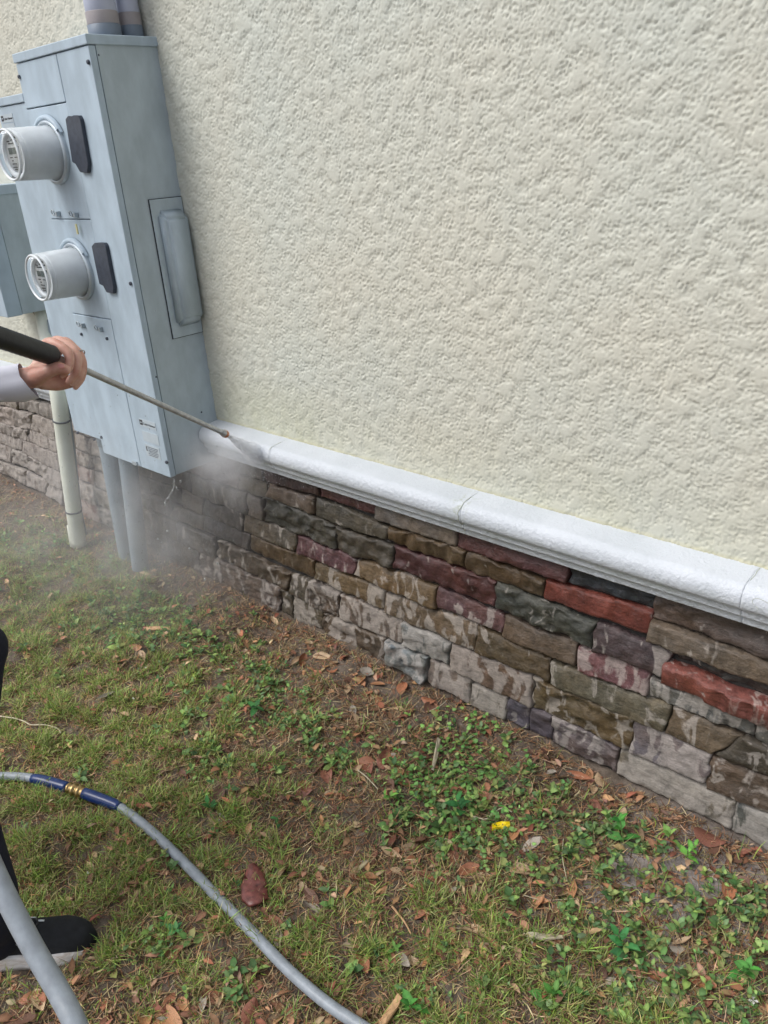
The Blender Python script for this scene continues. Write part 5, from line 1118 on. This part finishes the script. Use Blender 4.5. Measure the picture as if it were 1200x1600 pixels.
def mist(name, bm, dens_builder, label, color=(0.96, 0.97, 1.0, 1), aniso=0.25):
    m = bpy.data.materials.new(name); m.use_nodes = True; nt = m.node_tree; nt.nodes.clear()
    t = NT.__new__(NT); t.m = m; t.t = nt; t.n = nt.nodes; t.l = nt.links
    o_ = t.n.new('ShaderNodeOutputMaterial'); pv = t.n.new('ShaderNodeVolumePrincipled'); pv.inputs['Color'].default_value = color; pv.inputs['Anisotropy'].default_value = aniso
    t.l.new(dens_builder(t), pv.inputs['Density']); t.l.new(pv.outputs[0], o_.inputs['Volume'])
    ob = link_mesh(name, bm_mesh(name, bm), m); finish(ob, label, 'mist', None, 'stuff'); return ob
def ell(t, c, r_, center, rot=(0, 0, 0)):      # soft ellipsoid 1 at its middle, 0 at its edge
    s_ = t.node('ShaderNodeVectorMath'); s_.operation = 'SUBTRACT'; t.l.new(c, s_.inputs[0]); s_.inputs[1].default_value = center
    rt = t.node('ShaderNodeVectorRotate'); rt.rotation_type = 'EULER_XYZ'; t.l.new(s_.outputs[0], rt.inputs[0]); rt.inputs['Rotation'].default_value = rot
    d_ = t.node('ShaderNodeVectorMath'); d_.operation = 'DIVIDE'; t.l.new(rt.outputs[0], d_.inputs[0]); d_.inputs[1].default_value = r_
    ln_ = t.node('ShaderNodeVectorMath'); ln_.operation = 'LENGTH'; t.l.new(d_.outputs[0], ln_.inputs[0]); v_ = t.math('SUBTRACT', 1.0, ln_.outputs['Value'], True); return t.math('MULTIPLY', v_, v_)
def dens_all(t):
    c = t.coord(); nz1 = t.ramp(t.noise(c, 5.5, 4, 0.6, 1.0), [(0.38, g(0.15)), (0.68, g(1.6))])
    a = t.math('MULTIPLY', ell(t, c, (0.75, 0.50, 0.62), (-0.20, -0.26, 0.34)), MIST[0]); b = t.math('MULTIPLY', ell(t, c, (1.3, 0.75, 0.55), (-0.75, -0.55, 0.16)), MIST[1])
    d = t.math('MULTIPLY', ell(t, c, (0.26, 0.15, 0.20), (0.20, -0.13, 0.63)), MIST[2])
    return t.math('MULTIPLY', t.math('ADD', t.math('ADD', a, b), d), nz1)
MIST = (2.2, 0.8, 16.0)
bm = bmesh.new(); box_bm(bm, -2.05, 0.62, -1.25, -0.002, -0.03, 1.02)
mist('water_mist', bm, dens_all, 'pale drifting water mist hanging in front of the stone base under the meter box')
# spray fan from the nozzle to the ledge
tip = A + DW*(Lw+0.006); hit = on(1, -0.085, 404, 712); sdir = (hit-tip); sl = float(np.linalg.norm(sdir)); sdir /= sl
sq = Vector(sdir).to_track_quat('Z', 'X').to_matrix().to_4x4()
bm = bmesh.new(); n_ = 20
r0 = [bm.verts.new((0.004*math.cos(2*math.pi*i/n_), 0.004*math.sin(2*math.pi*i/n_), 0)) for i in range(n_)]
r1 = [bm.verts.new((0.050*math.cos(2*math.pi*i/n_), 0.050*math.sin(2*math.pi*i/n_), sl*1.02)) for i in range(n_)]
for i in range(n_): bm.faces.new((r0[i], r0[(i+1) % n_], r1[(i+1) % n_], r1[i]))
bm.faces.new(r0[::-1]); bm.faces.new(r1)
def dens_fan(t):
    c = t.coord(); sp_ = t.node('ShaderNodeSeparateXYZ'); t.l.new(c, sp_.inputs[0]); z_ = t.math('DIVIDE', sp_.outputs[2], sl)
    rr_ = t.math('SQRT', t.math('ADD', t.math('MULTIPLY', sp_.outputs[0], sp_.outputs[0]), t.math('MULTIPLY', sp_.outputs[1], sp_.outputs[1])))
    cone = t.math('SUBTRACT', 1.0, t.math('DIVIDE', rr_, t.math('ADD', 0.004, t.math('MULTIPLY', z_, 0.045))), True)
    st_ = t.ramp(t.noise(t.mapping(c, (9, 9, 0.7)), 14, 4, 0.6), [(0.35, g(0.2)), (0.65, g(1.5))])
    return t.math('MULTIPLY', t.math('MULTIPLY', cone, st_), FAN)
FAN = 70.0
fan = mist('spray_jet', bm, dens_fan, 'white fan of spray shooting from the brass nozzle onto the white ledge')
fan.matrix_world = Matrix.Translation(Vector(tip)) @ sq
# flying droplets round the spray
dn = 260; r = np.random.default_rng(5); C = np.stack([r.normal(0.1, 0.35, dn), -0.30-np.abs(r.normal(0, 0.12, dn)), np.abs(r.normal(0.40, 0.25, dn))+0.02], 1); sz = r.uniform(0.0006, 0.0018, dn)
V = (oc_[None]*sz[:, None, None]*np.array([1, 1, 1.8])[None, None] + C[:, None, :]).reshape(-1, 3)
F8 = np.array([(0,2,4),(2,1,4),(1,3,4),(3,0,4),(2,0,5),(1,2,5),(3,1,5),(0,3,5)])[None] + (np.arange(dn)*6)[:, None, None]
link_mesh('flying_droplets', np_mesh('flying_droplets', V, None, F8.reshape(-1, 3)), WATER, kind='stuff')

# the jet itself: a dense flight of drops opening from the nozzle
dn = 1500; r = np.random.default_rng(8); s_ = r.uniform(0.0, 1.0, dn)**0.8*sl; a_ = r.uniform(0, 2*np.pi, dn); q_ = np.sqrt(r.uniform(0, 1, dn))*(0.003+0.036*s_/sl)
sx = np.array(sq.to_3x3().col[0]); sy = np.array(sq.to_3x3().col[1]); C = tip + sdir*s_[:, None] + (sx[None]*np.cos(a_)[:, None] + sy[None]*np.sin(a_)[:, None])*q_[:, None]
sz = r.uniform(0.00045, 0.0011, dn); E = np.array([sx, -sx, sy, -sy, sdir*4, -sdir*4]); V = (E[None]*sz[:, None, None] + C[:, None, :]).reshape(-1, 3)
F8 = np.array([(0,2,4),(2,1,4),(1,3,4),(3,0,4),(2,0,5),(1,2,5),(3,1,5),(0,3,5)])[None] + (np.arange(dn)*6)[:, None, None]
link_mesh('spray_drops', np_mesh('spray_drops', V, None, F8.reshape(-1, 3)), simple('white_spray', srgb(240, 243, 248), 0.5, var=0.02), kind='stuff')
# splash thrown up along the ledge
dn = 420; r = np.random.default_rng(9); C = hit + np.stack([r.normal(0.0, 0.09, dn), -np.abs(r.normal(0, 0.03, dn))-0.004, r.normal(-0.01, 0.05, dn)], 1); sz = r.uniform(0.0004, 0.0013, dn)
V = (oc_[None]*sz[:, None, None] + C[:, None, :]).reshape(-1, 3); F8 = np.array([(0,2,4),(2,1,4),(1,3,4),(3,0,4),(2,0,5),(1,2,5),(3,1,5),(0,3,5)])[None] + (np.arange(dn)*6)[:, None, None]
link_mesh('splash_drops', np_mesh('splash_drops', V, None, F8.reshape(-1, 3)), bpy.data.materials['white_spray'], kind='stuff')
